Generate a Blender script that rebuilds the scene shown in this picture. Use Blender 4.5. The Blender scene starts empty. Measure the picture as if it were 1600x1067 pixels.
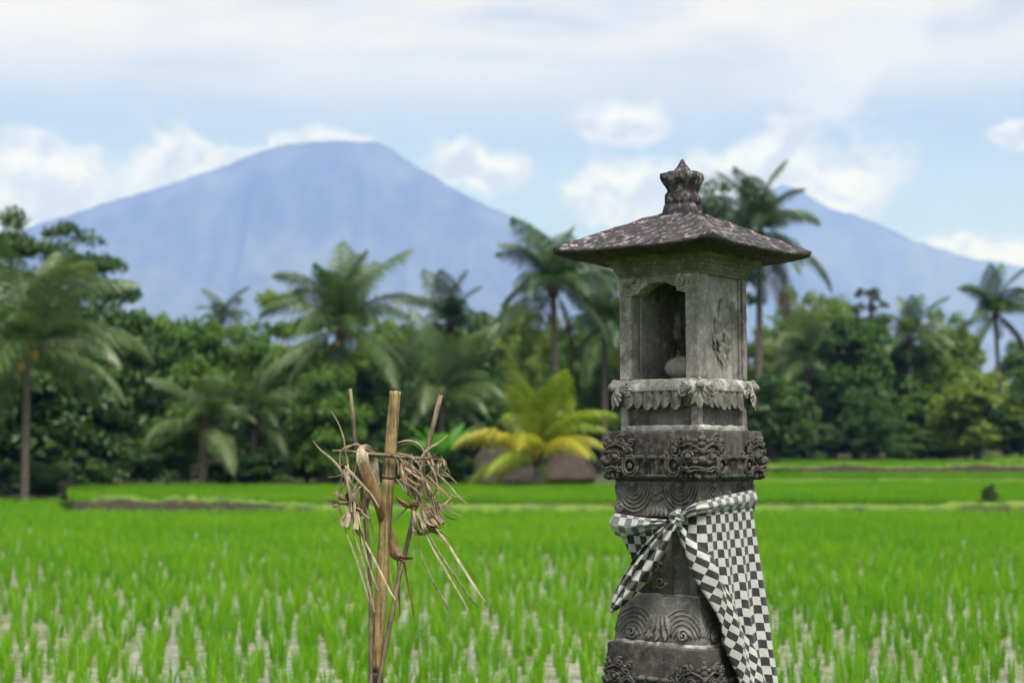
import bpy, bmesh, math, random
import numpy as np
from mathutils import Vector, Matrix, noise
from math import sin, cos, pi, radians, atan, sqrt, exp

# ------------------------------------------------------------------ camera, world, sun, exposure
SC = bpy.context.scene
COL = SC.collection
FPX = 2444.44                      # focal length in photo pixels (55 mm on a 36 mm sensor, 1600 px wide)
PITCH = atan(176.5 / FPX)
CAMZ = 1.7

cam_d = bpy.data.cameras.new('camera')
cam = bpy.data.objects.new('camera', cam_d); COL.objects.link(cam)
cam.location = (0, 0, CAMZ)
cam.rotation_euler = (pi / 2 + PITCH, 0, 0)
cam_d.sensor_width = 36; cam_d.lens = 55
cam_d.clip_start = 0.05; cam_d.clip_end = 60000
cam_d.dof.use_dof = True
cam_d.dof.focus_distance = 6.0
cam_d.dof.aperture_fstop = 2.35
SC.camera = cam

SUN_EL, SUN_AZ = radians(62), radians(160)        # azimuth clockwise from +Y (north = view direction)
sd = bpy.data.lights.new('sun', 'SUN'); so = bpy.data.objects.new('sun', sd); COL.objects.link(so)
sd.energy = 4.4; sd.angle = radians(26); sd.color = (.955, .965, 1.0)
sdir = Vector((sin(SUN_AZ) * cos(SUN_EL), cos(SUN_AZ) * cos(SUN_EL), sin(SUN_EL)))
so.rotation_euler = sdir.to_track_quat('Z', 'Y').to_euler()
so.location = (0, -20, 40)

SC.view_settings.view_transform = 'Standard'
SC.view_settings.look = 'None'
SC.view_settings.exposure = 0.72
SC.view_settings.gamma = 1
SC.render.engine = 'CYCLES'
SC.cycles.use_denoising = True
SC.cycles.volume_bounces = 1
SC.cycles.max_bounces = 6
SC.cycles.adaptive_threshold = .02
SC.cycles.diffuse_bounces = 2
SC.cycles.transparent_max_bounces = 8
SC.cycles.caustics_reflective = False
SC.cycles.caustics_refractive = False

# ---- node helpers
def N(nt, typ, **kw):
    n = nt.nodes.new(typ)
    for k, v in kw.items():
        if k.startswith('i_'):
            key = k[2:]
            key = int(key) if key.isdigit() else key.replace('_', ' ')
            s = n.inputs[key]
            if hasattr(v, 'is_output') or isinstance(v, bpy.types.NodeSocket):
                nt.links.new(v, s)
            else:
                s.default_value = v
        else:
            setattr(n, k, v)
    return n
def M(nt, op, a, b=None, c=None, clamp=False):
    n = nt.nodes.new('ShaderNodeMath'); n.operation = op; n.use_clamp = clamp
    for i, v in enumerate((a, b, c)):
        if v is None: continue
        if isinstance(v, bpy.types.NodeSocket): nt.links.new(v, n.inputs[i])
        else: n.inputs[i].default_value = v
    return n.outputs[0]
def mixc(nt, fac, a, b, mode='MIX'):
    n = nt.nodes.new('ShaderNodeMix'); n.data_type = 'RGBA'; n.blend_type = mode
    for i, v in ((0, fac), (6, a), (7, b)):
        if isinstance(v, bpy.types.NodeSocket): nt.links.new(v, n.inputs[i])
        else: n.inputs[i].default_value = v if i == 0 else (v[0], v[1], v[2], 1)
    return n.outputs[2]
def sstep(nt, x, lo, hi, to0=0.0, to1=1.0):
    n = nt.nodes.new('ShaderNodeMapRange'); n.interpolation_type = 'SMOOTHSTEP'
    nt.links.new(x, n.inputs[0])
    for i, v in ((1, lo), (2, hi), (3, to0), (4, to1)): n.inputs[i].default_value = v
    return n.outputs[0]
def noise_n(nt, vec, scale, detail=4, rough=.55, dist=0.0):
    n = nt.nodes.new('ShaderNodeTexNoise'); n.inputs['Scale'].default_value = scale
    n.inputs['Detail'].default_value = detail; n.inputs['Roughness'].default_value = rough
    n.inputs['Distortion'].default_value = dist
    if vec is not None: nt.links.new(vec, n.inputs['Vector'])
    return n.outputs['Fac']
def vscale(nt, vec, s, off=(0, 0, 0)):
    n = nt.nodes.new('ShaderNodeMapping'); nt.links.new(vec, n.inputs[0])
    n.inputs['Scale'].default_value = s; n.inputs['Location'].default_value = off
    return n.outputs[0]

# ---- world: Nishita sky with cloud banks
W = bpy.data.worlds.new('World'); SC.world = W; W.use_nodes = True
nt = W.node_tree; nt.nodes.clear()
sky = N(nt, 'ShaderNodeTexSky', sky_type='NISHITA', sun_disc=False)
sky.sun_elevation = SUN_EL; sky.sun_rotation = SUN_AZ
sky.air_density = 1.0; sky.dust_density = 1.0; sky.ozone_density = 1.5
tc = N(nt, 'ShaderNodeTexCoord')
sx = N(nt, 'ShaderNodeSeparateXYZ', i_0=tc.outputs['Generated'])
AZ = M(nt, 'ARCTAN2', sx.outputs[0], sx.outputs[1])
EL = M(nt, 'ARCSINE', sx.outputs[2])
cv = N(nt, 'ShaderNodeCombineXYZ', i_0=AZ, i_1=EL, i_2=0.0).outputs[0]
def azel(px, py):
    u = (px - 800) / FPX; v = (533.5 - py) / FPX
    d = Vector((u, -v * sin(PITCH) + cos(PITCH), v * cos(PITCH) + sin(PITCH))).normalized()
    return math.atan2(d.x, d.y), math.asin(d.z)
# cumulus heads standing over the mountains: centre pixel, half sizes in pixels
CUM = [(60, 290, 120, 88), (270, 285, 110, 92), (360, 300, 80, 80), (-60, 300, 120, 70),
       (520, 232, 115, 36), (430, 250, 60, 40), 
       (745, 262, 95, 48), 
       (975, 190, 72, 45), (960, 300, 95, 62), (1040, 315, 90, 60), (1210, 270, 125, 75), (1330, 285, 90, 65), (1150, 300, 110, 70), 
       (1500, 395, 110, 42), (1600, 400, 100, 40), (1620, 205, 70, 32)]
field = None
for px, py, rx, ry in CUM:
    a0, e0 = azel(px, py)
    k = N(nt, 'ShaderNodeVectorMath', operation='MULTIPLY_ADD'); nt.links.new(cv, k.inputs[0])
    k.inputs[1].default_value = (FPX / rx, FPX / ry, 0); k.inputs[2].default_value = (-a0 * FPX / rx, -e0 * FPX / ry, 0)
    l = N(nt, 'ShaderNodeVectorMath', operation='LENGTH'); nt.links.new(k.outputs[0], l.inputs[0])
    d = l.outputs['Value']
    field = d if field is None else M(nt, 'SMOOTH_MIN', field, d, .25)
field = M(nt, 'SUBTRACT', 1.10, field)
# the rest of the horizon: noise-grown cumulus of the same kind, away from the view direction
far_n = noise_n(nt, vscale(nt, cv, (7, 16, 1), (3.3, 1.1, 0)), 1.0, 3)
ring = M(nt, 'SUBTRACT', 1.0, M(nt, 'ABSOLUTE', M(nt, 'MULTIPLY', M(nt, 'SUBTRACT', EL, .15), 9.0)))
away = sstep(nt, M(nt, 'ABSOLUTE', AZ), .36, .55)
rest = M(nt, 'ADD', M(nt, 'MULTIPLY', M(nt, 'SUBTRACT', far_n, .5), 3.0), M(nt, 'MULTIPLY', ring, .5))
rest = M(nt, 'SUBTRACT', M(nt, 'MULTIPLY', M(nt, 'ADD', rest, 2.0), away), 2.0)
field = M(nt, 'MAXIMUM', field, rest)
cvd = vscale(nt, cv, (22, 27, 1))
nf = noise_n(nt, cvd, 1.0, 6, .58, .25)
nf2 = noise_n(nt, cvd, 4.2, 3, .6, .5)
edge = M(nt, 'ADD', M(nt, 'MULTIPLY', M(nt, 'SUBTRACT', nf, .5), 2.5), M(nt, 'MULTIPLY', M(nt, 'SUBTRACT', nf2, .5), .55))
cmask = M(nt, 'MULTIPLY', sstep(nt, M(nt, 'ADD', field, edge), -.05, .55), sstep(nt, EL, .36, .30))
# high thin veil, streaked, thicker towards the zenith side
veil_n = noise_n(nt, vscale(nt, cv, (4.5, 17, 1), (1.7, 5.2, 0)), 1.0, 3, .6, .3)
veil_e = sstep(nt, EL, .19, .27)
veil = M(nt, 'MULTIPLY', sstep(nt, veil_n, .05, .60), M(nt, 'MULTIPLY_ADD', veil_e, .82, .13))
# diagonal streak cloud in the upper right
a0, e0 = azel(1340, 85)
ra = M(nt, 'SUBTRACT', AZ, a0); re_ = M(nt, 'SUBTRACT', EL, e0)
ru = M(nt, 'ADD', M(nt, 'MULTIPLY', ra, .80), M(nt, 'MULTIPLY', re_, .60)); rv = M(nt, 'SUBTRACT', M(nt, 'MULTIPLY', re_, .80), M(nt, 'MULTIPLY', ra, .60))
ru = M(nt, 'MULTIPLY', ru, FPX / 190); rv = M(nt, 'MULTIPLY', rv, FPX / 75)
dd = M(nt, 'SUBTRACT', 1.0, M(nt, 'SQRT', M(nt, 'ADD', M(nt, 'MULTIPLY', ru, ru), M(nt, 'MULTIPLY', rv, rv))))
streak = M(nt, 'MULTIPLY', sstep(nt, M(nt, 'ADD', dd, edge), -.05, .75), M(nt, 'MULTIPLY', sstep(nt, EL, .36, .30), .75))
# cloud brightness: billows get light and grey sides from an offset copy of the same noise
nf_o = noise_n(nt, vscale(nt, cv, (22, 27, 1), (.10, -.32, 0)), 1.0, 3, .58, .25)
bill = M(nt, 'SUBTRACT', nf_o, nf)
deep = sstep(nt, M(nt, 'ADD', field, edge), .25, 1.1)
lit = sstep(nt, M(nt, 'SUBTRACT', M(nt, 'MULTIPLY', bill, 1.3), M(nt, 'MULTIPLY', deep, .13)), -.24, .12)
SKY_STR = 0.075
CK = 1.0 / SKY_STR
ccol = mixc(nt, lit, (.33 * CK, .35 * CK, .40 * CK), (.56 * CK, .56 * CK, .58 * CK))
c1 = mixc(nt, veil, sky.outputs[0], (.56 * CK, .54 * CK, .50 * CK))
c2 = mixc(nt, streak, c1, (.50 * CK, .505 * CK, .53 * CK))
c3 = mixc(nt, M(nt, 'MULTIPLY', cmask, .95), c2, ccol)
bg = N(nt, 'ShaderNodeBackground', i_Color=c3, i_Strength=SKY_STR)
bg_hi = N(nt, 'ShaderNodeBackground', i_Color=c1, i_Strength=SKY_STR)      # above the cumulus only sky and veil are left
hi = M(nt, 'GREATER_THAN', EL, .36)
mxs = N(nt, 'ShaderNodeMixShader', i_0=hi); nt.links.new(bg.outputs[0], mxs.inputs[1]); nt.links.new(bg_hi.outputs[0], mxs.inputs[2])
wo = N(nt, 'ShaderNodeOutputWorld'); nt.links.new(mxs.outputs[0], wo.inputs[0])
W.cycles.sampling_method = 'MANUAL'; W.cycles.sample_map_resolution = 256

# ------------------------------------------------------------------ general helpers
def P(px, py, D):
    u = (px - 800) / FPX; v = (533.5 - py) / FPX
    t = D / (-v * sin(PITCH) + cos(PITCH))
    return Vector((u * t, D, CAMZ + (v * cos(PITCH) + sin(PITCH)) * t))
def tag(o, label=None, cat=None, group=None, kind=None):
    if label: o['label'] = label
    if cat: o['category'] = cat
    if group: o['group'] = group
    if kind: o['kind'] = kind
    return o
def empty(name, loc=(0, 0, 0), rz=0.0):
    o = bpy.data.objects.new(name, None); COL.objects.link(o)
    o.location = loc; o.rotation_euler = (0, 0, rz); o.empty_display_size = .1
    return o
def link(name, me, parent=None):
    o = bpy.data.objects.new(name, me); COL.objects.link(o)
    if parent is not None: o.parent = parent
    return o
def nz(p, s, o=0.0):
    return noise.noise((p[0] * s + o, p[1] * s + o * .7, p[2] * s - o))

class MB:
    def __init__(s): s.v = []; s.f = []; s.uv = {}
    def add(s, vs, fs, uv=None):
        o = len(s.v); s.v += [tuple(v) for v in vs]; s.f += [tuple(i + o for i in f) for f in fs]
        if uv is not None:
            for i, t in enumerate(uv): s.uv[o + i] = t
        return o
    def ell(s, c, r, nu=10, nv=6, rot=None, fn=None):
        vs = []; fs = []
        for j in range(nv + 1):
            th = pi * j / nv
            for i in range(nu):
                ph = 2 * pi * i / nu
                q = Vector((sin(th) * cos(ph), sin(th) * sin(ph), cos(th)))
                k = fn(q) if fn else 1.0
                q = Vector((q.x * r[0] * k, q.y * r[1] * k, q.z * r[2] * k))
                if rot is not None: q = rot @ q
                vs.append(Vector(c) + q)
        for j in range(nv):
            for i in range(nu):
                a = j * nu + i; b = j * nu + (i + 1) % nu
                fs.append((a, a + nu, b + nu, b))
        s.add(vs, fs)
    def tube(s, pts, rad, n=6, cap=True, flat=None, up=None):
        pts = [Vector(p) for p in pts]; m = len(pts)
        if not hasattr(rad, '__len__'): rad = [rad] * m
        vs = []; fs = []; prev = None
        for i, p in enumerate(pts):
            t = (pts[min(i + 1, m - 1)] - pts[max(i - 1, 0)])
            t = t.normalized() if t.length > 1e-9 else Vector((0, 0, 1))
            if prev is None:
                a = Vector(up) if up is not None else (Vector((0, 0, 1)) if abs(t.z) < .9 else Vector((1, 0, 0)))
            else: a = prev
            x = a - t * a.dot(t)
            x = x.normalized() if x.length > 1e-6 else t.orthogonal().normalized()
            y = t.cross(x); prev = x
            fl = 1.0 if flat is None else flat
            for k in range(n):
                g = 2 * pi * k / n
                vs.append(p + x * cos(g) * rad[i] * fl + y * sin(g) * rad[i])
        for i in range(m - 1):
            for k in range(n):
                a = i * n + k; b = i * n + (k + 1) % n
                fs.append((a, b, b + n, a + n))
        if cap:
            fs.append(tuple(range(n - 1, -1, -1))); fs.append(tuple((m - 1) * n + k for k in range(n)))
        s.add(vs, fs)
    def box(s, lo, hi):
        x0, y0, z0 = lo; x1, y1, z1 = hi
        s.add([(x0, y0, z0), (x1, y0, z0), (x1, y1, z0), (x0, y1, z0), (x0, y0, z1), (x1, y0, z1), (x1, y1, z1), (x0, y1, z1)],
              [(3, 2, 1, 0), (4, 5, 6, 7), (0, 1, 5, 4), (1, 2, 6, 5), (2, 3, 7, 6), (3, 0, 4, 7)])
    def grid(s, fn, nu, nv, wrap=False):
        """fn(a, b) -> (point, uv); a, b in 0..1"""
        vs = []; uv = []; fs = []; cu = nu if wrap else nu + 1
        for j in range(nv + 1):
            for i in range(cu):
                p, t = fn(i / nu, j / nv); vs.append(p); uv.append(t)
        for j in range(nv):
            for i in range(nu):
                a = j * cu + i; b = j * cu + (i + 1) % cu
                fs.append((a, b, b + cu, a + cu))
        s.add(vs, fs, uv)
    def mesh(s, name, mat=None, smooth=True, warp=None, rough=0.0, rs=40.0):
        v = s.v
        if warp: v = [tuple(warp(p)) for p in v]
        me = bpy.data.meshes.new(name)
        me.from_pydata(v, [], s.f)
        if rough:
            bm = bmesh.new(); bm.from_mesh(me); bm.normal_update()
            for q in bm.verts:
                q.co += q.normal * rough * (nz(q.co, rs) + .6 * nz(q.co, rs * 2.3, 5))
            bm.to_mesh(me); bm.free()
        if s.uv:
            ul = me.uv_layers.new(name='UVMap')
            li = np.zeros(len(me.loops), dtype=np.int32); me.loops.foreach_get('vertex_index', li)
            arr = np.array([s.uv.get(i, (0, 0)) for i in range(len(v))], dtype=np.float32)
            ul.data.foreach_set('uv', arr[li].ravel())
        if smooth: me.polygons.foreach_set('use_smooth', [True] * len(me.polygons))
        if mat: me.materials.append(mat)
        me.update()
        return me
    def build(s, name, mat, parent=None, **k):
        return link(name, s.mesh(name, mat, **k), parent)

# ------------------------------------------------------------------ materials
def new_mat(name):
    m = bpy.data.materials.new(name); m.use_nodes = True
    nt = m.node_tree; nt.nodes.clear()
    out = N(nt, 'ShaderNodeOutputMaterial'); b = N(nt, 'ShaderNodeBsdfPrincipled')
    nt.links.new(b.outputs[0], out.inputs[0])
    return m, nt, b, out
def bump(nt, b, h, strength=.5, dist=.01):
    n = N(nt, 'ShaderNodeBump', i_Strength=strength, i_Distance=dist, i_Height=h)
    nt.links.new(n.outputs[0], b.inputs['Normal'])
def stone_mat(name, c_dark, c_mid, c_light, lichen=(.42, .41, .38), lich_lo=.60, lich_hi=.72, green=0.0, scale=1.0, bstr=.7, lich_scale=14):
    m, nt, b, out = new_mat(name)
    o = N(nt, 'ShaderNodeTexCoord').outputs['Object']
    n1 = noise_n(nt, o, 7 * scale, 6, .62); n2 = noise_n(nt, o, 38 * scale, 6, .65); n3 = noise_n(nt, o, 160 * scale, 4, .7)
    c = mixc(nt, sstep(nt, n1, .34, .66), c_dark, c_mid)
    c = mixc(nt, M(nt, 'MULTIPLY', sstep(nt, n2, .45, .72), .75), c, c_light)
    if green:
        g = sstep(nt, noise_n(nt, vscale(nt, o, (5, 5, 9)), 1.0, 4), .38, .66)
        c = mixc(nt, M(nt, 'MULTIPLY', g, green), c, (.085, .105, .055))
    # rain streaks: noise stretched down the face
    st = noise_n(nt, vscale(nt, o, (26, 26, 2.2)), 1.0, 4, .6)
    c = mixc(nt, M(nt, 'MULTIPLY', sstep(nt, st, .52, .75), .45), c, tuple(x * .45 for x in c_dark))
    lf = M(nt, 'ADD', M(nt, 'MULTIPLY', noise_n(nt, vscale(nt, o, (1, 1, 1), (9, 3, 5)), lich_scale, 5, .6), .7), M(nt, 'MULTIPLY', n3, .3))
    c = mixc(nt, sstep(nt, lf, lich_lo, lich_hi), c, lichen)
    c = mixc(nt, M(nt, 'MULTIPLY', sstep(nt, n3, .60, .72), .5), c, tuple(x * .35 for x in c_dark))
    nt.links.new(c, b.inputs['Base Color'])
    b.inputs['Roughness'].default_value = .92; b.inputs['Specular IOR Level'].default_value = .25
    h = M(nt, 'ADD', M(nt, 'MULTIPLY', n2, .7), M(nt, 'MULTIPLY', n3, .45))
    bump(nt, b, h, bstr, .006)
    return m
def plain_mat(name, col, rough=.8, var=.3, scale=20, bstr=.3, spec=.3, stretch=(1, 1, 1)):
    m, nt, b, out = new_mat(name)
    o = vscale(nt, N(nt, 'ShaderNodeTexCoord').outputs['Object'], stretch)
    n1 = noise_n(nt, o, scale, 5, .6); n2 = noise_n(nt, o, scale * 5, 4, .6)
    f = M(nt, 'ADD', M(nt, 'MULTIPLY', n1, .6), M(nt, 'MULTIPLY', n2, .4))
    c = mixc(nt, sstep(nt, f, .35, .65), tuple(x * (1 - var) for x in col), tuple(min(1, x * (1 + var)) for x in col))
    nt.links.new(c, b.inputs['Base Color'])
    b.inputs['Roughness'].default_value = rough; b.inputs['Specular IOR Level'].default_value = spec
    if bstr: bump(nt, b, f, bstr, .01)
    return m
def leaf_mat(name, dark, light, rough=.45, trans=.35, spec=.4, tint=None, tint_amt=.0, patch=None):
    m, nt, b, out = new_mat(name)
    g = N(nt, 'ShaderNodeNewGeometry'); oi = N(nt, 'ShaderNodeObjectInfo')
    r = M(nt, 'ADD', M(nt, 'MULTIPLY', g.outputs['Random Per Island'], .7), M(nt, 'MULTIPLY', oi.outputs['Random'], .3))
    o = N(nt, 'ShaderNodeTexCoord').outputs['Object']
    r = M(nt, 'ADD', M(nt, 'MULTIPLY', r, .55), M(nt, 'MULTIPLY', noise_n(nt, o, .8, 3), .5))
    c = mixc(nt, sstep(nt, r, .2, .85), dark, light)
    if patch is not None:                                   # broad patches over the ground, in world space
        pn = noise_n(nt, g.outputs['Position'], .22, 4, .6)
        c = mixc(nt, M(nt, 'MULTIPLY', sstep(nt, pn, .42, .66), .8), c, patch)
    if tint is not None:
        c = mixc(nt, sstep(nt, g.outputs['Random Per Island'], 1 - tint_amt, 1.0), c, tint)
    nt.links.new(c, b.inputs['Base Color'])
    b.inputs['Roughness'].default_value = rough; b.inputs['Specular IOR Level'].default_value = spec
    t = N(nt, 'ShaderNodeBsdfTranslucent'); nt.links.new(mixc(nt, 1.0, c, (1.0, 1.15, .55), 'MULTIPLY'), t.inputs[0])
    mx = N(nt, 'ShaderNodeMixShader', i_0=trans); nt.links.new(b.outputs[0], mx.inputs[1]); nt.links.new(t.outputs[0], mx.inputs[2])
    nt.links.new(mx.outputs[0], out.inputs[0])
    return m

MT = {}
MT['stone'] = stone_mat('stone_grey', (.070, .064, .068), (.170, .157, .164), (.275, .258, .266), lich_lo=.62, lich_hi=.76, lichen=(.40, .40, .395))
MT['stone_body'] = stone_mat('stone_light_grey', (.165, .152, .162), (.325, .300, .315), (.46, .43, .445), lich_lo=.54, lich_hi=.68, lichen=(.58, .57, .575), lich_scale=9)
MT['stone_dark'] = stone_mat('stone_dark', (.032, .028, .030), (.078, .070, .073), (.150, .137, .140), lich_lo=.68, lich_hi=.82, lichen=(.30, .295, .29))
MT['stone_green'] = stone_mat('stone_algae', (.115, .108, .10), (.235, .222, .205), (.33, .315, .295), green=.22, lich_lo=.70, lich_hi=.85)
MT['stone_crust'] = stone_mat('stone_crusted', (.17, .160, .165), (.32, .305, .31), (.48, .46, .465), lichen=(.60, .58, .585), lich_lo=.48, lich_hi=.62)
MT['roof'] = stone_mat('roof_cement', (.016, .0135, .018), (.045, .038, .048), (.092, .081, .096), lichen=(.33, .305, .33), lich_lo=.50, lich_hi=.67, bstr=1.0, scale=1.3, lich_scale=34)
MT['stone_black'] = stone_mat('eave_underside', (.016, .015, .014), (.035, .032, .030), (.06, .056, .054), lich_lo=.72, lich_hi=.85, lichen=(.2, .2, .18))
MT['pebble'] = plain_mat('river_stone', (.235, .215, .205), .7, .22, 40, .15)
# ------------------------------------------------------------------ the shrine
SD = 6.2; SXC = .682; STH = radians(-39.15); GROUND_BANK = .45
shrine = empty('stone_shrine', (SXC, SD, 0), STH)
tag(shrine, 'weathered grey carved stone shrine with pyramid roof standing beside the rice field', 'shrine')
KPX = .364 / 199.0                                   # metres of side per pixel of projected width
def zc(py): return P(1068, py, SD).z
def rbox(hx, hy, z0, z1, cell=.03, r=.005, rough=.0025, prof=None, cx=0.0, cy=0.0, chip=.006):
    """weathered rounded block centred on (cx, cy); prof(t) scales the half sizes along the height"""
    hz = (z1 - z0) / 2; H = (hx, hy, hz); bm = bmesh.new()
    for ax in range(3):
        a1, a2 = (ax + 1) % 3, (ax + 2) % 3
        def ticks(Hk):
            rr = min(r, Hk * .45); n = max(1, int(2 * (Hk - rr) / cell))
            return [-Hk, -Hk + rr * .5] + [(-Hk + rr) + 2 * (Hk - rr) * i / n for i in range(n + 1)] + [Hk - rr * .5, Hk]
        T1, T2 = ticks(H[a1]), ticks(H[a2]); n1, n2 = len(T1) - 1, len(T2) - 1
        for sgn in (-1, 1):
            g = []
            for j in range(n2 + 1):
                for i in range(n1 + 1):
                    q = [0, 0, 0]; q[ax] = sgn * H[ax]; q[a1] = T1[i]; q[a2] = T2[j]
                    g.append(bm.verts.new(q))
            for j in range(n2):
                for i in range(n1):
                    a = j * (n1 + 1) + i; f = [g[a], g[a + 1], g[a + n1 + 2], g[a + n1 + 1]]
                    bm.faces.new(f if sgn > 0 else f[::-1])
    bmesh.ops.remove_doubles(bm, verts=bm.verts, dist=1e-5)
    for v in bm.verts:
        p = v.co; r_ = min(r, min(H) * .9); q = Vector([max(-(H[k] - r_), min(H[k] - r_, p[k])) for k in range(3)])
        d = p - q
        if d.length > 1e-7: p = q + d.normalized() * r_
        w = Vector((p.x + cx, p.y + cy, p.z + z0 + hz))
        edge = sum(1 for k in range(3) if abs(abs(v.co[k]) - H[k]) < 1e-5)
        dn = (p - q).normalized() if d.length > 1e-7 else Vector((0, 0, 0))
        off = rough * (nz(w, 22) + .7 * nz(w, 55, 3))
        if edge >= 2: off -= chip * max(0, nz(w, 17, 9) + .15)
        p = p + dn * off
        if prof:
            k = prof((p.z + hz) / (2 * hz)); p = Vector((p.x * k, p.y * k, p.z))
        v.co = Vector((p.x + cx, p.y + cy, p.z + z0 + hz))
    me = bpy.data.meshes.new('block'); bm.to_mesh(me); bm.free()
    me.polygons.foreach_set('use_smooth', [True] * len(me.polygons))
    return me
def block(name, mat, *a, parent=None, **k):
    me = rbox(*a, **k); me.materials.append(MT[mat]); me.name = name
    return link(name, me, parent or shrine)
def four(name, me, parent, n=4, first=0):
    out = []
    for k in range(first, first + n):
        o = link(name, me, parent); o.rotation_euler = (0, 0, k * pi / 2); out.append(o)
    return out
def corner_warp(h, r=.02):
    """(t, out, z) around the near corner of a square of half size h: t<0 runs along the niche side, t>0 along the other"""
    L = r * pi / 4
    def w(p):
        t, o, z = p
        if t < -L: return Vector((h - r + (t + L), -(h + o), z))
        if t > L: return Vector((h + o, -h + r + (t - L), z))
        a = t / L * pi / 4 - pi / 4
        c = Vector((h - r, -h + r, z)); nrm = Vector((cos(a), sin(a), 0))
        return c + nrm * (r + o)
    return w
def spiral(mb, t, z, r0, turns, rad, out=.0, s=1, start=0.0, n=22, k=.12):
    pts = []; rr = []
    for i in range(n + 1):
        f = i / n; a = start + s * f * turns * 2 * pi; r = r0 * (1 - f) + r0 * k * f
        pts.append((t + r * cos(a), out + .006 * f, z + r * sin(a))); rr.append(rad * (1 - .35 * f))
    mb.tube(pts, rr, 6, up=(0, 1, 0))
def arc(mb, t, z, rx, rz, a0, a1, rad, out=.0, n=10):
    mb.tube([(t + rx * cos(a0 + (a1 - a0) * i / n), out, z + rz * sin(a0 + (a1 - a0) * i / n)) for i in range(n + 1)], rad, 6, up=(0, 1, 0))
def petal(mb, t, z, w, l, ang, out=.0, th=.012, ridges=3, blunt=False):
    """a leaf pointing along ang (0 = down), with ribs"""
    d = Vector((sin(ang), 0, -cos(ang))); x = Vector((cos(ang), 0, sin(ang)))
    def fn(a, b):
        wd = w * (max(0, sin(pi * min(1, (b * .85 + .12)))) ** .6) * (1 if b < 1 else .0)
        if blunt: wd = w * max(0, 1 - max(0, b - .35) ** 2 * 2.2) ** .5
        u = (a - .5) * 2
        o = th * (1 - u * u) * (.35 + .65 * sin(pi * min(1, b + .15)) ) + (.0045 if blunt else .003) * cos(u * pi * ridges) * (1 - b * .6)
        q = Vector((t, 0, z)) + d * (l * b) + x * (u * wd)
        return Vector((q.x, out + o - .004 + (.012 * b * b), q.z)), (0, 0)
    mb.grid(fn, 8, 6)

def ray_local(px, py, yl):
    d = P(px, py, 1.0) - Vector((0, 0, CAMZ)); c, s = cos(-STH), sin(-STH)
    lo = Vector((-SXC * c + SD * s, -SXC * s - SD * c, CAMZ)); ld = Vector((d.x * c - d.y * s, d.x * s + d.y * c, d.z))
    return lo + ld * ((yl - lo.y) / ld.y)
# levels (photo pixel rows -> heights)
Z = {k: zc(v) for k, v in dict(tip=249, crown_top=270, crown_mid=287, crown_neck=300, fin_blk=306, fin_low=320, fin_base=333,
     eave=399, cor_top=405, body_top=437, arch=466, body_bot=594, ledge_bot=614, fringe_bot=641, neck_bot=668, blk_top=673, blk_bot=749,
     drum_bot=805, col_bot=926, low_top=1000).items()}
S_BODY = .182

# --- stacked blocks from the ground up
block('plinth', 'stone_dark', .30, .30, GROUND_BANK - .12, .60, cell=.04)
block('lower_block', 'stone_dark', .2225, .2225, .60, Z['low_top'], cell=.025, r=.007)
block('flared_block', 'stone', .195, .195, Z['low_top'], Z['col_bot'], cell=.025, prof=lambda t: 1.035 - .13 * max(0, t) ** 1.4)
block('mortar_joint', 'stone_crust', .205, .205, Z['low_top'] - .004, Z['low_top'] + .012, cell=.015, r=.004, chip=.014, rough=.006)
block('column', 'stone', .148, .148, Z['col_bot'] - .002, Z['drum_bot'] + .01, cell=.025)
block('mortar_joint', 'stone_crust', .166, .166, Z['col_bot'] - .003, Z['col_bot'] + .008, cell=.015, r=.003, chip=.014, rough=.006)
block('carved_drum', 'stone', .196, .196, Z['drum_bot'], Z['blk_bot'], cell=.022, prof=lambda t: .985 + .02 * t)
block('corner_face_block', 'stone_dark', .2205, .2205, Z['blk_bot'], Z['blk_top'], cell=.022, r=.008, chip=.012)
block('neck', 'stone', .158, .158, Z['blk_top'] - .002, Z['fringe_bot'] + .01, cell=.025)
block('mortar_joint', 'stone_crust', .1815, .1815, Z['blk_top'] - .003, Z['neck_bot'] + .006, cell=.012, r=.004, chip=.012, rough=.005)
block('ledge', 'stone_crust', .205, .205, Z['ledge_bot'], Z['body_bot'] - .003, cell=.016, r=.004, chip=.010, rough=.003, prof=lambda t: 1.0 - (.03 if t > .55 else 0) - .02 * max(0, t - .55))
block('ledge_step', 'stone', .198, .198, Z['fringe_bot'] + .008, Z['ledge_bot'] + .002, cell=.025, prof=lambda t: .90 + .10 * t)

# neck pilasters at the corners
zb, zt = Z['neck_bot'] + .002, Z['fringe_bot'] + .01
for sx_ in (-1, 1):
    for sy_ in (-1, 1):
        block('neck_pilaster', 'stone_body', .0165, .0165, zb, zt, cell=.012, r=.003, rough=.0015, cx=sx_ * .1635, cy=sy_ * .1635)

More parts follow.
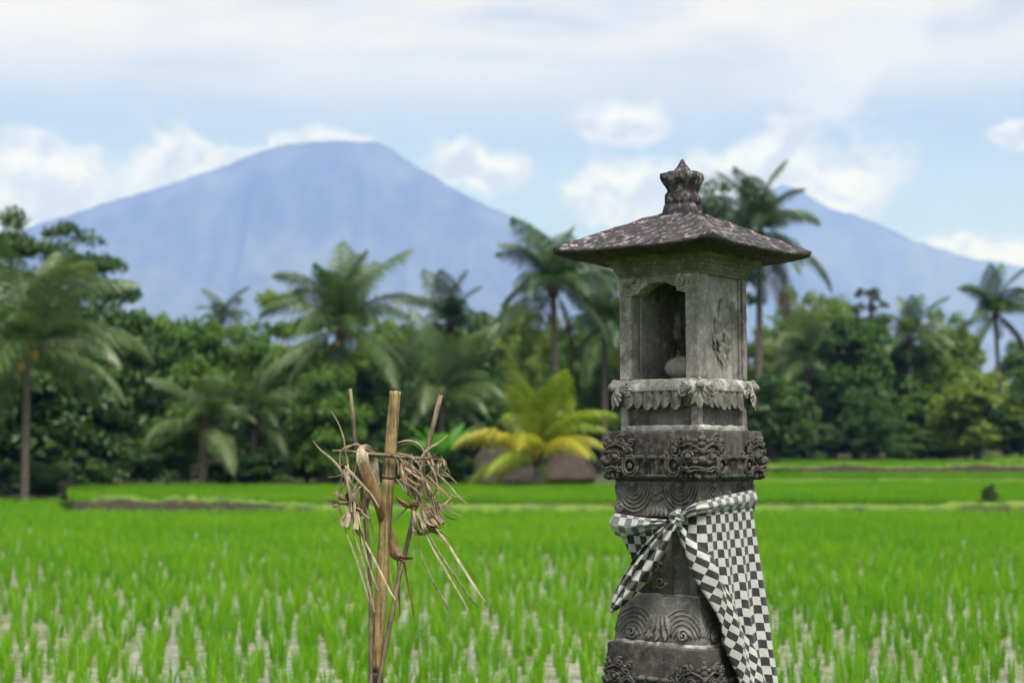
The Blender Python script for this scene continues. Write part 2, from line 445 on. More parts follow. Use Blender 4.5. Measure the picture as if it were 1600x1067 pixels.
# --- carved corner faces
def kala(h, H, deep=1.0, seed=0):
    mb = MB(); R = random.Random(seed)
    def E(t, z, rt, ro, rz, out=.0): mb.ell((t, out * deep, z), (rt if abs(t) > .012 else rt * .42, ro * deep, rz), 12, 7)
    k = H / .185
    def A(t, z, rx, rz, a0, a1, rad, out=.004): arc(mb, t * k, z * k, rx * k, rz * k, a0, a1, rad * k, out)
    # base swelling of the head
    E(0, .075 * k, .105 * k, .026, .082 * k)
    for s in (-1, 1):
        e = .046 * s
        E(e * k, .084 * k, .019 * k, .030, .017 * k, .016)                     # eyeball
        E(e * k, .084 * k, .007 * k, .012, .007 * k, .043)
        for q, rr in enumerate((.024, .033)):
            A(e, .084, rr, rr * .85, 0, 2 * pi, .0042, .018 - q * .006)
        A(e * 1.05, .088, .050, .042, .25 * pi, .95 * pi if s > 0 else .80 * pi, .006, .014)
        A(e * 1.05, .088, .050, .042, .06 * pi, .75 * pi, .006, .014)
        # brow curls: a row of small lobes
        for q in range(7):
            a = pi * (.08 + .14 * q)
            E((e * 1.0 + .062 * cos(a)) * k, (.090 + .054 * sin(a)) * k, .0095 * k, .014, .010 * k, .018)
        # ear: a big ring scroll with a ball in it
        c = .112 * s
        for rr in (.037, .027):
            A(c, .050, rr, rr * 1.08, 0, 2 * pi, .0062, .012)
        E((c - .004 * s) * k, .050 * k, .012 * k, .020, .013 * k, .010)
        # curls beside and above the brow
        spiral(mb, .105 * s * k, .105 * k, .024 * k, 1.6, .0072 * k, .010, s, .5 * pi)
        spiral(mb, .150 * s * k, .082 * k, .017 * k, 1.4, .006 * k, .008, s, .5 * pi)
        spiral(mb, .070 * s * k, .142 * k, .024 * k, 1.6, .0075 * k, .012, s, .3 * pi)
        spiral(mb, .118 * s * k, .134 * k, .016 * k, 1.4, .006 * k, .008, s, .2 * pi)
        E(.092 * s * k, .118 * k, .010 * k, .016, .010 * k, .012)
        # cheek fold
        A(.074 * s, .055, .020, .026, pi * (1.0 if s > 0 else 1.5), pi * (1.5 if s > 0 else 2.0), .005, .014)
        for q in range(3):                                                      # lower lip teeth
            E((.012 + .022 * q) * s * k, .013 * k, .0105 * k, .022, .014 * k, .014)
        E(.082 * s * k, .014 * k, .012 * k, .016, .010 * k, .010)
    E(0, .070 * k, .022 * k, .044, .019 * k, .014)                            # nose
    E(-.016 * k, .063 * k, .010 * k, .026, .009 * k, .020); E(.016 * k, .063 * k, .010 * k, .026, .009 * k, .020)
    E(0, .104 * k, .019 * k, .032, .016 * k, .014)                            # brow jewel
    E(0, .128 * k, .021 * k, .028, .014 * k, .010); E(0, .150 * k, .030 * k, .024, .015 * k, .004); E(0, .165 * k, .016 * k, .016, .014 * k, .004)
    for q, zz in enumerate((.033, .043)):                                       # lips
        mb.tube([((-.075 + .0125 * i) * k, .016 + .008 * cos((-.075 + .0125 * i) * 20), (zz + .004 * sin(i * 1.5 + q)) * k) for i in range(13)], .0050 * k, 6, up=(0, 1, 0))
    return mb.mesh('corner_face', MT['stone_dark'], warp=corner_warp(h), rough=.0040, rs=55)
HB = Z['blk_top'] - Z['blk_bot']
km = kala(.2205, HB, .62, 1)
for o in four('corner_face', km, shrine): o.location.z = Z['blk_bot'] + .003
km2 = kala(.2225, .17, .5, 2)
for o in four('corner_face', km2, shrine): o.location.z = Z['low_top'] - .205
# fluted leaves between the corner faces
def leaf_band(h, z0, hgt):
    mb = MB()
    for t, w in ((0, .030), (-.052, .020), (.052, .020)):
        def fn(a, b, t=t, w=w):
            u = (a - .5) * 2
            return Vector((t + u * w * (1 + .12 * b), -(h + .016 * max(0, 1 - u * u) ** .5 + .0035 * cos(u * pi * 4) + .018 * max(0, b - .75) * (1 - u * u) - .004), z0 + hgt * b * (1 - .10 * u * u))), (0, 0)
        mb.grid(fn, 18, 10)
        mb.ell((t, -(h + .010), z0 + hgt), (w * .95, .017, .011), 10, 6)
    mb.box((-.10, -(h + .014), z0 - .006), (.10, -h + .01, z0 + .008))
    return mb.mesh('fluted_leaf', MT['stone_dark'], rough=.002)
lm = leaf_band(.2205, Z['blk_bot'] + .014, .072)
four('fluted_leaf', lm, shrine)
lm2 = leaf_band(.2225, Z['low_top'] - .20, .075)
four('fluted_leaf', lm2, shrine)

# --- leaf fringe under the ledge, with a palmette at every corner
def fringe():
    mb = MB(); h = .196; z0 = Z['ledge_bot'] + .004; L = Z['ledge_bot'] - Z['fringe_bot'] + .002
    R = random.Random(4); x = -.125
    while x < .13:
        petal(mb, x, z0, .0245 + R.uniform(-.003, .003), L * R.uniform(.95, 1.1), R.uniform(-.10, .10), .002, .012, 4, True)
        x += .043
    me = mb.mesh('leaf_fringe', MT['stone'], warp=lambda p: (p[0], -(h + p[1]), p[2]), rough=.0022, rs=60)
    four('leaf_fringe', me, shrine)
    mb = MB()
    zz = Z['ledge_bot'] + .012
    for i in range(7):
        a = (i - 3) * .46
        petal(mb, .0 + .010 * sin(a), zz - .012, .011, .070 - .011 * abs(i - 3), a * .8, .004, .015, 2)
    for s in (-1, 1):
        for i in range(4):
            petal(mb, s * .030, zz + .004, .013, .046, s * (1.05 + .32 * i), .004, .014, 2)
        spiral(mb, s * .070, zz - .016, .018, 1.4, .0065, .006, s, .4)
    mb.ell((0, .010, zz + .010), (.011, .022, .019), 12, 8); mb.ell((0, .006, zz + .028), (.006, .015, .012), 10, 6)
    me = mb.mesh('palmette', MT['stone_body'], warp=corner_warp(.200, .022), rough=.003, rs=50)
    four('palmette', me, shrine)
fringe()

# --- carved drum under the face block: hanging ring fans and a medallion
def drum_relief():
    mb = MB(); h = .195; zt = Z['blk_bot'] - .004; zb = Z['drum_bot'] + .004
    for s in (-1, 1):
        for q in range(6):
            arc(mb, s * .108, zt - .006, .020 + .0135 * q, .030 + .0165 * q, pi * 1.03, pi * 1.97, .0046, .002)
        mb.ell((s * .108, .002, zt - .014), (.016, .018, .014), 10, 6)
        spiral(mb, s * .172, zb + .030, .022, 1.6, .007, .002, -s, pi * .5)
    for rr in (.028, .020, .012):
        arc(mb, 0, zt - .046, rr, rr, 0, 2 * pi, .0046, .003)
    mb.ell((0, .002, zt - .046), (.010, .016, .010), 8, 5)
    for i in range(5): petal(mb, (i - 2) * .018, zb + .034, .010, .034, (i - 2) * .12, .0, .012, 2)
    me = mb.mesh('drum_relief', MT['stone'], warp=lambda p: (p[0], -(h + p[1]), p[2]), rough=.0022, rs=60)
    four('drum_relief', me, shrine)
drum_relief()
def column_relief():
    mb = MB(); h = .148; z0 = Z['col_bot'] + .02; z1 = Z['drum_bot'] - .02
    # raised panel on the left two thirds of the side, scroll stem on it
    mb.box((-.135, -.012, z0 - .012), (.040, .010, z1 + .01))
    for i in range(4):
        zz = z0 + .03 + i * .058
        spiral(mb, -.010 - .018 * (i % 2), zz, .024, 1.5, .006, .012, 1 if i % 2 else -1, .3 * i)
        petal(mb, -.055 + .01 * (i % 2), zz + .028, .016, .042, .8 if i % 2 else -.7, .010, .012, 2)
    me = mb.mesh('scroll_panel', MT['stone'], warp=lambda p: (p[0], -(h + p[1]), p[2]), rough=.0025, rs=45, smooth=True)
    four('scroll_panel', me, shrine)
column_relief()
def flared_relief():
    mb = MB(); z0 = Z['low_top'] + .014; z1 = Z['col_bot'] - .010; hh = z1 - z0
    for s in (-1, 1):
        for q in range(6):
            arc(mb, s * .115, z0 + .012, .022 + .017 * q, .026 + .0175 * q, pi * .06, pi * .94, .0045, .0)
        spiral(mb, s * .118, z0 + .030, .026, 1.7, .007, .004, s, 0)
    for i in range(5): petal(mb, (i - 2) * .017, z0 + .10, .011, .075, (i - 2) * .16, .0, .014, 2)
    for i in range(3): petal(mb, (i - 1) * .03, z0 + .045, .013, .040, (i - 1) * .3, .004, .014, 2)
    def w(p):
        t = max(0, min(1, (p[2] - z0) / hh)); h = .195 * (1.035 - .13 * t ** 1.4) - .001
        return (max(-h * .985, min(h * .985, p[0] * h / .197)), -(h + p[1]), p[2])
    me = mb.mesh('flared_relief', MT['stone'], warp=w, rough=.0022, rs=60)
    four('flared_relief', me, shrine)
flared_relief()

# --- the little house: pillars, lintel, walls, cornice
z0, z1 = Z['body_bot'], Z['body_top']; h = S_BODY
PW = .056
block('pillar', 'stone_body', PW / 2, .030, z0 - .002, Z['arch'], cell=.02, r=.003, rough=.0015, chip=.004, cx=-h + PW / 2, cy=-h + .030)
block('pillar', 'stone_body', PW / 2, .030, z0 - .002, Z['arch'], cell=.02, r=.003, rough=.0015, chip=.004, cx=h - PW / 2, cy=-h + .030)
def lintel():
    # extruded outline of the stepped arch
    zt = z1 + .004; za = Z['arch'] + .001; hi = zc(447.5)
    a = h - PW
    half = [(h, za), (a, za), (a - .012, za + .003), (a - .028, za + .008), (a - .040, za + .017), (a - .044, za + .026), (a - .058, za + .030), (a - .070, za + .036), (a - .078, hi - .003), (a - .090, hi), (0.0, hi + .002)]
    low = [(-x, z) for x, z in half] + [(x, z) for x, z in half[::-1][1:]]
    mb = MB(); n = len(low); y0, y1 = -h, -h + .075
    vs = []
    for x, z in low: vs += [(x, y0, z), (x, y1, z), (x, y0, zt), (x, y1, zt)]
    fs = []
    for i in range(n - 1):
        b, c = i * 4, i * 4 + 4
        fs += [(b, c, c + 2, b + 2), (b + 1, b + 3, c + 3, c + 1), (b, b + 1, c + 1, c), (b + 2, c + 2, c + 3, b + 3)]
    fs += [(0, 2, 3, 1), (n * 4 - 4, n * 4 - 3, n * 4 - 1, n * 4 - 2)]
    mb.add(vs, fs)
    lo = mb.build('lintel', MT['stone_body'], shrine, smooth=False)
    zz = (za + zt) / 2
    for s in (-1, 1):
        mb = MB()
        spiral(mb, s * .105, zz + .008, .024, 1.8, .0072, .003, s, .4 * pi)
        spiral(mb, s * .152, zz - .002, .017, 1.4, .0062, .002, -s, .0)
        mb.tube([(s * (.172 - .012 * i), .001, za + .012 + .006 * sin(i * .7) + .001 * i) for i in range(8)], .0058, 6, up=(0, 1, 0))
        mb.tube([(s * (.168 - .010 * i), .001, za + .022 + .006 * sin(i * .8) + .001 * i) for i in range(6)], .005, 6, up=(0, 1, 0))
        arc(mb, s * .115, zz + .004, .034, .030, pi * (1.2 if s > 0 else 1.4), pi * (1.75 if s > 0 else 1.9), .004, .0)
        for i in range(4): petal(mb, s * (.018 + .018 * i), zt - .004, .007, .020, s * .5, -.002, .008, 2)
        mb.build('scroll_carving', MT['stone_body'], lo, warp=lambda p: (p[0], -(h - .0005 + p[1]), p[2]), rough=.0015, rs=70)
lintel()
block('back_wall', 'stone', h - .002, .020, z0 - .002, z1 + .004, cell=.03, cx=0, cy=h - .020)
T = .022
def side_wall(sgn):
    o = block('side_wall', 'stone_body', T, h - .050, z0 - .002, z1 + .003, cell=.03, r=.003, cx=sgn * (h - T - .016), cy=.012)
    # pilasters, border strip, vine relief
    for c, w in ((-h + .030, .030), (h - .014, .0138)):
        block('wall_pilaster', 'stone_body', .0135, w, z0 + .0005, z1 + .002, cell=.02, r=.003, rough=.0015, chip=.004, cx=sgn * (h - .0132), cy=c, parent=o)
    block('wall_strip', 'stone_body', .006, .005, z0 + .001, z1 + .001, cell=.02, r=.002, rough=.001, cx=sgn * (h - .012), cy=h - .040, parent=o)
    mb = MB(); m = (z0 + z1) / 2
    petal(mb, 0, m - .010, .021, .135, pi, .001, .016, 2)
    for s in (-1, 1):
        petal(mb, s * .034, m - .030, .014, .075, pi - s * .12, .001, .014, 2)
        petal(mb, s * .024, m - .016, .016, .052, s * .18, .002, .018, 2)
        petal(mb, s * .046, m - .030, .010, .040, s * .5, .001, .012, 2)
        petal(mb, s * .014, m - .058, .013, .044, s * .15, .002, .016, 2)
        petal(mb, s * .020, m - .092, .010, .036, s * .25, .001, .013, 2)
        spiral(mb, s * .018, m + .030, .013, 1.4, .0055, .004, s, .2)
        spiral(mb, s * .052, m - .075, .011, 1.4, .005, .001, s, .2)
    petal(mb, 0, m - .090, .013, .060, 0, .002, .016, 2)
    mb.ell((0, .006, m - .018), (.014, .014, .014), 10, 6)
    mb.build('vine_relief', MT['stone_body'], o, warp=lambda p: (sgn * (h - .0155 + p[1] * 1.2), sgn * p[0] + .012, p[2]), rough=.002, rs=60)
side_wall(1); side_wall(-1)
MASK_X = ray_local(1054, 505, h - .05).x
block('mask_relief', 'stone_body', .034, .018, zc(528), zc(482), cell=.008, r=.017, rough=.009, chip=0, cx=MASK_X, cy=h - .048)
def cornice():
    steps = [(.187, .000, .012), (.194, .010, .022), (.200, .021, .034), (.212, .033, .050), (.226, .049, .066), (.240, .065, .082)]
    zb = Z['body_top']
    tot = Z['cor_top'] - zb + .02; k = tot / .082
    for hh, a, b in steps:
        block('cornice_step', 'stone_green', hh, hh, zb + a * k, zb + b * k + .001, cell=.022, r=.004, rough=.002, chip=.006)
cornice()

# --- roof
def roof():
    s = .372; mb = MB(); n = 30; ze = Z['eave'] + .004; za = Z['fin_base'] - .006
    def ring(hs, z, up, und):
        vs = []
        for k in range(4):
            for i in range(n):
                u = 2 * i / n - 1
                q = [(u, -1), (1, u), (-u, 1), (-1, -u)][k]
                cn = abs(u) ** 5
                edge = 1 + .0 * cn
                x, y = q[0] * hs * edge, q[1] * hs * edge
                zz = z + up * abs(u) ** 3
                # hip ridges stand a little proud, the planes sag
                if not und:
                    zz += .010 * (abs(u) ** 10) * min(1, hs / .1) - .012 * (1 - u * u) * (hs / s) * (1 - abs(hs / s - .5))
                w = (x, y, zz)
                zz += .0045 * nz(w, 18) + .003 * nz(w, 45, 2) + .002 * nz(w, 90, 7)
                r = 1 + .010 * nz(w, 22, 4) * (hs / s)
                vs.append((x * r, y * r, zz))
        return vs
    rings = []
    m = 16
    for j in range(m + 1):
        f = j / m; hs = .055 + (s - .055) * f
        z = za + (ze - za) * (f * .93 + .07 * f ** 2 * 1.0)
        rings.append(ring(hs, z, .010 * f ** 3, False))
    rings.append(ring(s - .004, ze - .014, .010, True))
    rings.append(ring(s - .020, ze - .026, .012, True))
    rings.append(ring(s - .052, ze - .032, .010, True))
    rings.append(ring(.25, ze - .022, 0, True))
    rings.append(ring(.15, ze - .020, 0, True))
    c = 4 * n; vs = [v for r in rings for v in r]; fs = []
    for j in range(len(rings) - 1):
        for i in range(c):
            a = j * c + i; b = j * c + (i + 1) % c
            fs.append((a, a + c, b + c, b))
    fs.append(tuple(range(c - 1, -1, -1)))
    mb.add(vs, fs)
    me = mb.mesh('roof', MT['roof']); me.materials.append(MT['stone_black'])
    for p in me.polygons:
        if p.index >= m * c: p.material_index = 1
    return link('roof', me, shrine)
rf = roof()
def finial():
    mb = MB(); zb = Z['fin_base'] - .014
    # (half width, z, roundness) sections, square below turning to a lobed crown
    lv = [(.060, zb, .2), (.056, Z['fin_low'] - .004, .2), (.052, Z['fin_low'], .2), (.055, Z['fin_low'] + .003, .2), (.0565, Z['fin_blk'] - .006, .25), (.054, Z['fin_blk'] + .002, .3),
          (.050, Z['crown_neck'] - .002, .6), (.050, Z['crown_neck'] + .006, .8), (.059, Z['crown_mid'] - .010, .9), (.067, Z['crown_mid'] + .004, .9), (.071, Z['crown_mid'] + .018, .9),
          (.070, Z['crown_top'] - .008, .9), (.060, Z['crown_top'] - .001, .9), (.034, Z['crown_top'] + .003, 1), (.025, Z['crown_top'] + .014, 1), (.020, Z['crown_top'] + .022, 1), (.012, Z['crown_top'] + .036, 1), (.007, Z['tip'] - .006, 1), (.002, Z['tip'], 1)]
    n = 40; vs = []; fs = []
    for j, (r, z, rd) in enumerate(lv):
        for i in range(n):
            a = 2 * pi * i / n
            sq = 1 / max(abs(cos(a)), abs(sin(a)))
            k = sq * (1 - rd) + rd * (1.12 + .0 * cos(4 * a))
            if 7 <= j <= 12: k *= 1 + .03 * cos(4 * (a - pi / 4)) + .055 * cos(8 * a + 1)
            p = Vector((r * k * cos(a), r * k * sin(a), z))
            q = 1 + .10 * nz(p, 40) + .06 * nz(p, 90, 3)
            vs.append((p.x * q, p.y * q, p.z + .003 * nz(p, 50, 8)))
    for j in range(len(lv) - 1):
        for i in range(n):
            a = j * n + i; b = j * n + (i + 1) % n
            fs.append((a, b, b + n, a + n))
    mb.add(vs, fs)
    mb.build('finial', MT['roof'], shrine)
finial()

# --- river stone and dry offering in the niche
def shrine_to_world(x, y, z):
    c, s = cos(STH), sin(STH)
    return Vector((SXC + x * c - y * s, SD + x * s + y * c, z))
st = MB()
st.ell((0, 0, 0), (.088, .060, .047), 20, 12, fn=lambda q: 1 + .06 * nz(q, 1.4, 3) - .10 * max(0, q.z) * max(0, -q.x) )
o = st.build('river_stone', MT['pebble'])
o.location = shrine_to_world(.062, -.085, Z['body_bot'] + .042); o.rotation_euler = (0, radians(6), radians(-32))
tag(o, 'smooth grey river stone lying in the shrine niche', 'stone')
MT['dry_orange'] = plain_mat('dry_offering', (.27, .125, .05), .8, .45, 60, .2)
OX = ray_local(1060, 548, .0).x
off = empty('dried_offering', shrine_to_world(OX, 0.0, Z['body_bot'] - .003))
tag(off, 'dried orange brown leaf offering behind the stone in the niche', 'offering')
R = random.Random(8)
def curl_leaf(mb, c, L, w, az, tilt, curl, tw=0.0):
    ca, sa = cos(az), sin(az)
    pts = []; a = tilt; p = Vector((0, 0, 0)); n = 9
    def frame():
        a = tilt; x = z = 0
        out = [(0, 0, a)]
        for i in range(n):
            a += curl / n; x += cos(a) * L / n; z += sin(a) * L / n
            out.append((x, z, a))
        return out
    fr = frame()
    def fn(u, b):
        x, z, a = fr[int(round(b * n))]
        ww = w * (sin(pi * (.12 + .86 * b)) ** .7); t = (u - .5) * 2
        g = tw * b
        yy = t * ww * cos(g); dz = t * ww * sin(g) - .25 * ww * (1 - t * t)
        return Vector((c[0] + x * ca - yy * sa, c[1] + x * sa + yy * ca, c[2] + z + dz)), (t, b)
    mb.grid(fn, 4, n)
for i in range(9):
    mb = MB(); curl_leaf(mb, (R.uniform(-.02, .03), R.uniform(-.015, .03), R.uniform(.075, .095)), R.uniform(.035, .06), R.uniform(.010, .016), R.uniform(0, 6.28), R.uniform(-.3, .8), R.uniform(-2.5, 2.0))
    mb.build('dry_leaf', MT['dry_orange'], off)
mb = MB(); mb.ell((.01, .02, .040), (.035, .030, .040), 12, 8, fn=lambda q: 1 + .2 * nz(q, 3)); mb.build('leaf_tray', MT['dry_orange'], off)
# ------------------------------------------------------------------ checkered cloth tied round the shrine
def cloth_mat(name, dark, light, sq, rot=0.0):
    m, nt, b, out = new_mat(name)
    tcn = N(nt, 'ShaderNodeTexCoord'); uv = tcn.outputs['UV']
    wob = N(nt, 'ShaderNodeTexNoise', i_Scale=22.0, i_Detail=2.0); nt.links.new(uv, wob.inputs[0])
    add = N(nt, 'ShaderNodeVectorMath', operation='MULTIPLY_ADD'); nt.links.new(wob.outputs['Color'], add.inputs[0]); add.inputs[1].default_value = (.004, .004, 0); nt.links.new(uv, add.inputs[2])
    mp = N(nt, 'ShaderNodeMapping'); nt.links.new(add.outputs[0], mp.inputs[0])
    mp.inputs['Scale'].default_value = (1 / sq, 1 / sq, 1); mp.inputs['Location'].default_value = (.31, .17, .5); mp.inputs['Rotation'].default_value = (0, 0, rot)
    ck = N(nt, 'ShaderNodeTexChecker', i_Scale=1.0); nt.links.new(mp.outputs[0], ck.inputs[0])
    o = tcn.outputs['Object']
    n1 = noise_n(nt, o, 14, 5, .6); n2 = noise_n(nt, uv, 900, 2, .5)
    d = mixc(nt, sstep(nt, n1, .3, .7), tuple(x * .75 for x in dark), tuple(min(1, x * 1.5) for x in dark))
    l = mixc(nt, sstep(nt, n1, .25, .75), tuple(x * .80 for x in light), light)
    l = mixc(nt, M(nt, 'MULTIPLY', sstep(nt, noise_n(nt, o, 5, 4), .55, .75), .35), l, (.42, .40, .36))
    c = mixc(nt, ck.outputs['Fac'], d, l)
    nt.links.new(c, b.inputs['Base Color'])
    b.inputs['Roughness'].default_value = .85; b.inputs['Specular IOR Level'].default_value = .2
    b.inputs['Sheen Weight'].default_value = .15
    t = N(nt, 'ShaderNodeBsdfTranslucent'); nt.links.new(c, t.inputs[0])
    mx = N(nt, 'ShaderNodeMixShader', i_0=.15); nt.links.new(b.outputs[0], mx.inputs[1]); nt.links.new(t.outputs[0], mx.inputs[2])
    nt.links.new(mx.outputs[0], out.inputs[0])
    wr = noise_n(nt, vscale(nt, o, (40, 40, 14)), 1.0, 4, .6)
    wr2 = noise_n(nt, vscale(nt, o, (95, 95, 60)), 1.0, 3, .6)
    bump(nt, b, M(nt, 'ADD', M(nt, 'MULTIPLY_ADD', wr2, .35, wr), M(nt, 'MULTIPLY', n2, .15)), .7, .008)
    return m
SQ = .0335
MT['cloth'] = cloth_mat('checker_cloth', (.034, .032, .038), (.52, .53, .555), SQ)
MT['cloth_band'] = cloth_mat('checker_cloth_grey', (.13, .135, .155), (.52, .53, .555), SQ * .9)
cloth = empty('checkered_cloth', (SXC, SD, 0), STH)
tag(cloth, 'black and white checkered cloth knotted round the stone shrine', 'cloth')
def per(s, h, r=.045):
    a = h - r; Ls = 2 * a + r * pi / 2
    t = s + r * pi / 4; k = math.floor(t / Ls); q = t - k * Ls
    if q < r * pi / 2:
        an = -pi / 2 + q / r; p = Vector((a + r * cos(an), -a + r * sin(an), 0)); n = Vector((cos(an), sin(an), 0))
    else:
        p = Vector((h, -a + q - r * pi / 2, 0)); n = Vector((1, 0, 0))
    rm = Matrix.Rotation(k * pi / 2, 3, 'Z')
    return rm @ p, rm @ n, Ls
def face_pt(px, py, yl):
    d = P(px, py, 1.0) - Vector((0, 0, CAMZ))
    c, s = cos(-STH), sin(-STH)
    ox, oy = -SXC, -SD
    lo = Vector((ox * c - oy * s, ox * s + oy * c, CAMZ)); ld = Vector((d.x * c - d.y * s, d.x * s + d.y * c, d.z))
    t = (yl - lo.y) / ld.y
    return lo + ld * t
def interp(x, tab):
    if x <= tab[0][0]: return tab[0][1]
    for (x0, y0), (x1, y1) in zip(tab, tab[1:]):
        if x <= x1:
            f = (x - x0) / (x1 - x0); return y0 + (y1 - y0) * f
    return tab[-1][1]
ZR = lambda py: zc(py)
S0 = sorted([(ZR(y), s) for y, s in ((812, -.105), (835, -.075), (860, -.045), (900, -.012), (960, .035), (1000, .068), (1067, .125), (1170, .20))])
ZTOP, ZBOT = ZR(792), .57
def off_fn(v, s):
    return .006 + .105 * v ** 1.25 + .020 * v * min(1, max(0, s / .42))
def fold(v, s):
    a = min(1, v * 2.2)
    return .014 * a * (sin(2 * pi * s / .115 + 1.3 * v + .6) + .55 * sin(2 * pi * s / .061 + 2.1 + 2 * v) * v) + .004 * a * nz((s * 6, v * 3, 0), 1.0)
def skirt(a, b):
    z = ZTOP + (ZBOT - ZTOP) * b
    s0 = interp(z, S0) + .006; s = s0 + (.86 - s0) * a
    # near the knot the cloth gathers towards it
    p, n, _ = per(s, .200)
    w = p + n * (off_fn(b, s) + fold(b, s))
    zz = z - .010 * b * sin(2 * pi * s / .115) + .012 * min(1, max(0, s / .4)) * (1 - b)
    return Vector((w.x, w.y, zz)), (s * 1.06, (ZTOP - z) * 1.02 + .10 * max(0, .12 - s) * b)
mb = MB(); mb.grid(skirt, 110, 54); sk = mb.build('skirt', MT['cloth'], cloth)
sm = sk.modifiers.new('thick', 'SOLIDIFY'); sm.thickness = .0018; sm.offset = 1
def lapel(a, b):
    z = ZTOP - .022 + (ZBOT - ZTOP) * b
    s0 = interp(z, S0); w = .024 + .185 * min(1, b * 1.3) ** .9
    s = s0 + w * a
    p, n, _ = per(s, .200)
    o = off_fn(b, s) + fold(b, s) * .6 + .008 + .026 * sin(pi * a) ** .7 * min(1, .35 + b) + .007 * sin(2 * pi * (a * 1.7 + b * 1.2)) * b
    q = p + n * o
    L = (ZTOP - z) * 1.04; W_ = (a - .5) * (w + .03)
    k = sqrt(.5)
    return Vector((q.x, q.y, z)), ((L * .98 + W_ * 1.05) * k, (L * .98 - W_ * 1.05) * k)
mb = MB(); mb.grid(lapel, 20, 60); lp = mb.build('front_fold', MT['cloth'], cloth)
sm = lp.modifiers.new('thick', 'SOLIDIFY'); sm.thickness = .0018; sm.offset = 1
# waist band
_, _, LS = per(0, .200)
BT = [(-.105, ZR(806)), (-.06, ZR(793)), (0, ZR(779)), (.12, ZR(773)), (LS, ZR(764)), (2 * LS, ZR(772)), (3 * LS - .02, ZR(799)), (3 * LS + .15, ZR(806)), (4 * LS - .105, ZR(808))]
BB = [(-.105, ZR(818)), (-.06, ZR(808)), (0, ZR(799)), (.12, ZR(796)), (LS, ZR(792)), (2 * LS, ZR(802)), (3 * LS - .02, ZR(832)), (3 * LS + .06, ZR(838)), (3 * LS + .15, ZR(830)), (4 * LS - .105, ZR(819))]
def band(a, b):
    s = -.105 + (4 * LS) * a
    t, bo = interp(s, BT), interp(s, BB)
    z = t + (bo - t) * b
    k = min(abs(s + .105), abs(4 * LS - .105 - s)); g = max(0, 1 - k / .16)
    p, n, _ = per(s, .200, .03)
    o = .009 + .012 * sin(pi * b) + g * (.009 * sin(b * pi * 5) + .014) + .004 * nz((s * 14, b * 3, 1), 1.0)
    if s > 3 * LS: o += .010 * (1 - abs(2 * b - 1))
    q = p + n * o
    return Vector((q.x, q.y, z)), (s * (1 - .0 * g), (t - z) * (1 + .8 * g) + .012)
mb = MB(); mb.grid(band, 190, 14); bd = mb.build('waist_band', MT['cloth_band'], cloth)
sm = bd.modifiers.new('thick', 'SOLIDIFY'); sm.thickness = .002; sm.offset = 1
# small piece of cloth under the band on the niche side
def flap(a, b):
    z = ZR(826) + (ZR(905) - ZR(826)) * b
    x = -.205 + .055 * min(1, b * 2.0) + (.185 - .10 * b) * a
    y = -(.200 - .030 * min(1, b * 1.6) + .012 * sin(9 * a + 3 * b) * b)
    if a < .12: y += (.12 - a) * 1.2
    return Vector((x, y, z)), (x * 1.1 + .01, -z * 1.02)
mb = MB(); mb.grid(flap, 24, 18); fl = mb.build('side_flap', MT['cloth'], cloth)
sm = fl.modifiers.new('thick', 'SOLIDIFY'); sm.thickness = .0018
# hanging tail from the knot
TP = [(1060, 812, 5), (1046, 828, 9), (1030, 852, 14), (1014, 878, 18), (997, 904, 18), (979, 928, 14), (965, 945, 9), (954, 956, 3)]
def tail(a, b, dx=0.0, dy=0.0, k=1.0, push=0.0):
    i = min(len(TP) - 2, int(b * (len(TP) - 1))); f = b * (len(TP) - 1) - i
    c = [TP[i][j] + (TP[i + 1][j] - TP[i][j]) * f for j in range(3)]
    t = (a - .5) * 2; w = c[2] * k
    px = c[0] + .80 * t * w * .75 + dx * sin(pi * b); py = c[1] + .60 * t * w * .75 + dy * sin(pi * b)
    out = .225 + .035 + .030 * b - push + .016 * sin(pi * a * 2.6 + b * 5) * min(1, b * 3) - .010 * t * t
    q = face_pt(px, py, -out)
    L = b * .40; W_ = t * w * KPX * 1.15
    return q, (L * .94 + W_ * .35, W_ * .94 - L * .35)
mb = MB(); mb.grid(lambda a, b: tail(a, b), 14, 44); tl = mb.build('hanging_tail', MT['cloth'], cloth)
sm = tl.modifiers.new('thick', 'SOLIDIFY'); sm.thickness = .002
mb = MB(); mb.grid(lambda a, b: tail(a, b * .96, -12, -9, .62, .018), 10, 40); tl = mb.build('hanging_tail', MT['cloth'], cloth)
sm = tl.modifiers.new('thick', 'SOLIDIFY'); sm.thickness = .002
# knot
kc = face_pt(1059, 810, -.235); mb = MB()
mb.ell(kc, (.024, .018, .019), 14, 10, fn=lambda q: 1 + .14 * nz(q, 2.2, 1))
for i in range(3):
    a0 = .4 + i * 2.0
    mb.tube([kc + Vector((.023 * cos(a0 + t * .5) , -.016 + .004 * i, .020 * sin(a0 + t * .5))) for t in range(7)], [.004, .008, .010, .010, .010, .008, .004], 8)
mb.tube([kc + Vector((.006, -.012, .004)), kc + Vector((.014, -.016, -.016)), kc + Vector((.020, -.010, -.040))], [.010, .012, .006], 8)
for i, v in enumerate(mb.v): mb.uv[i] = (v[0] * 1.3 + v[2], v[2] * 1.3)
mb.build('knot', MT['cloth_band'], cloth)

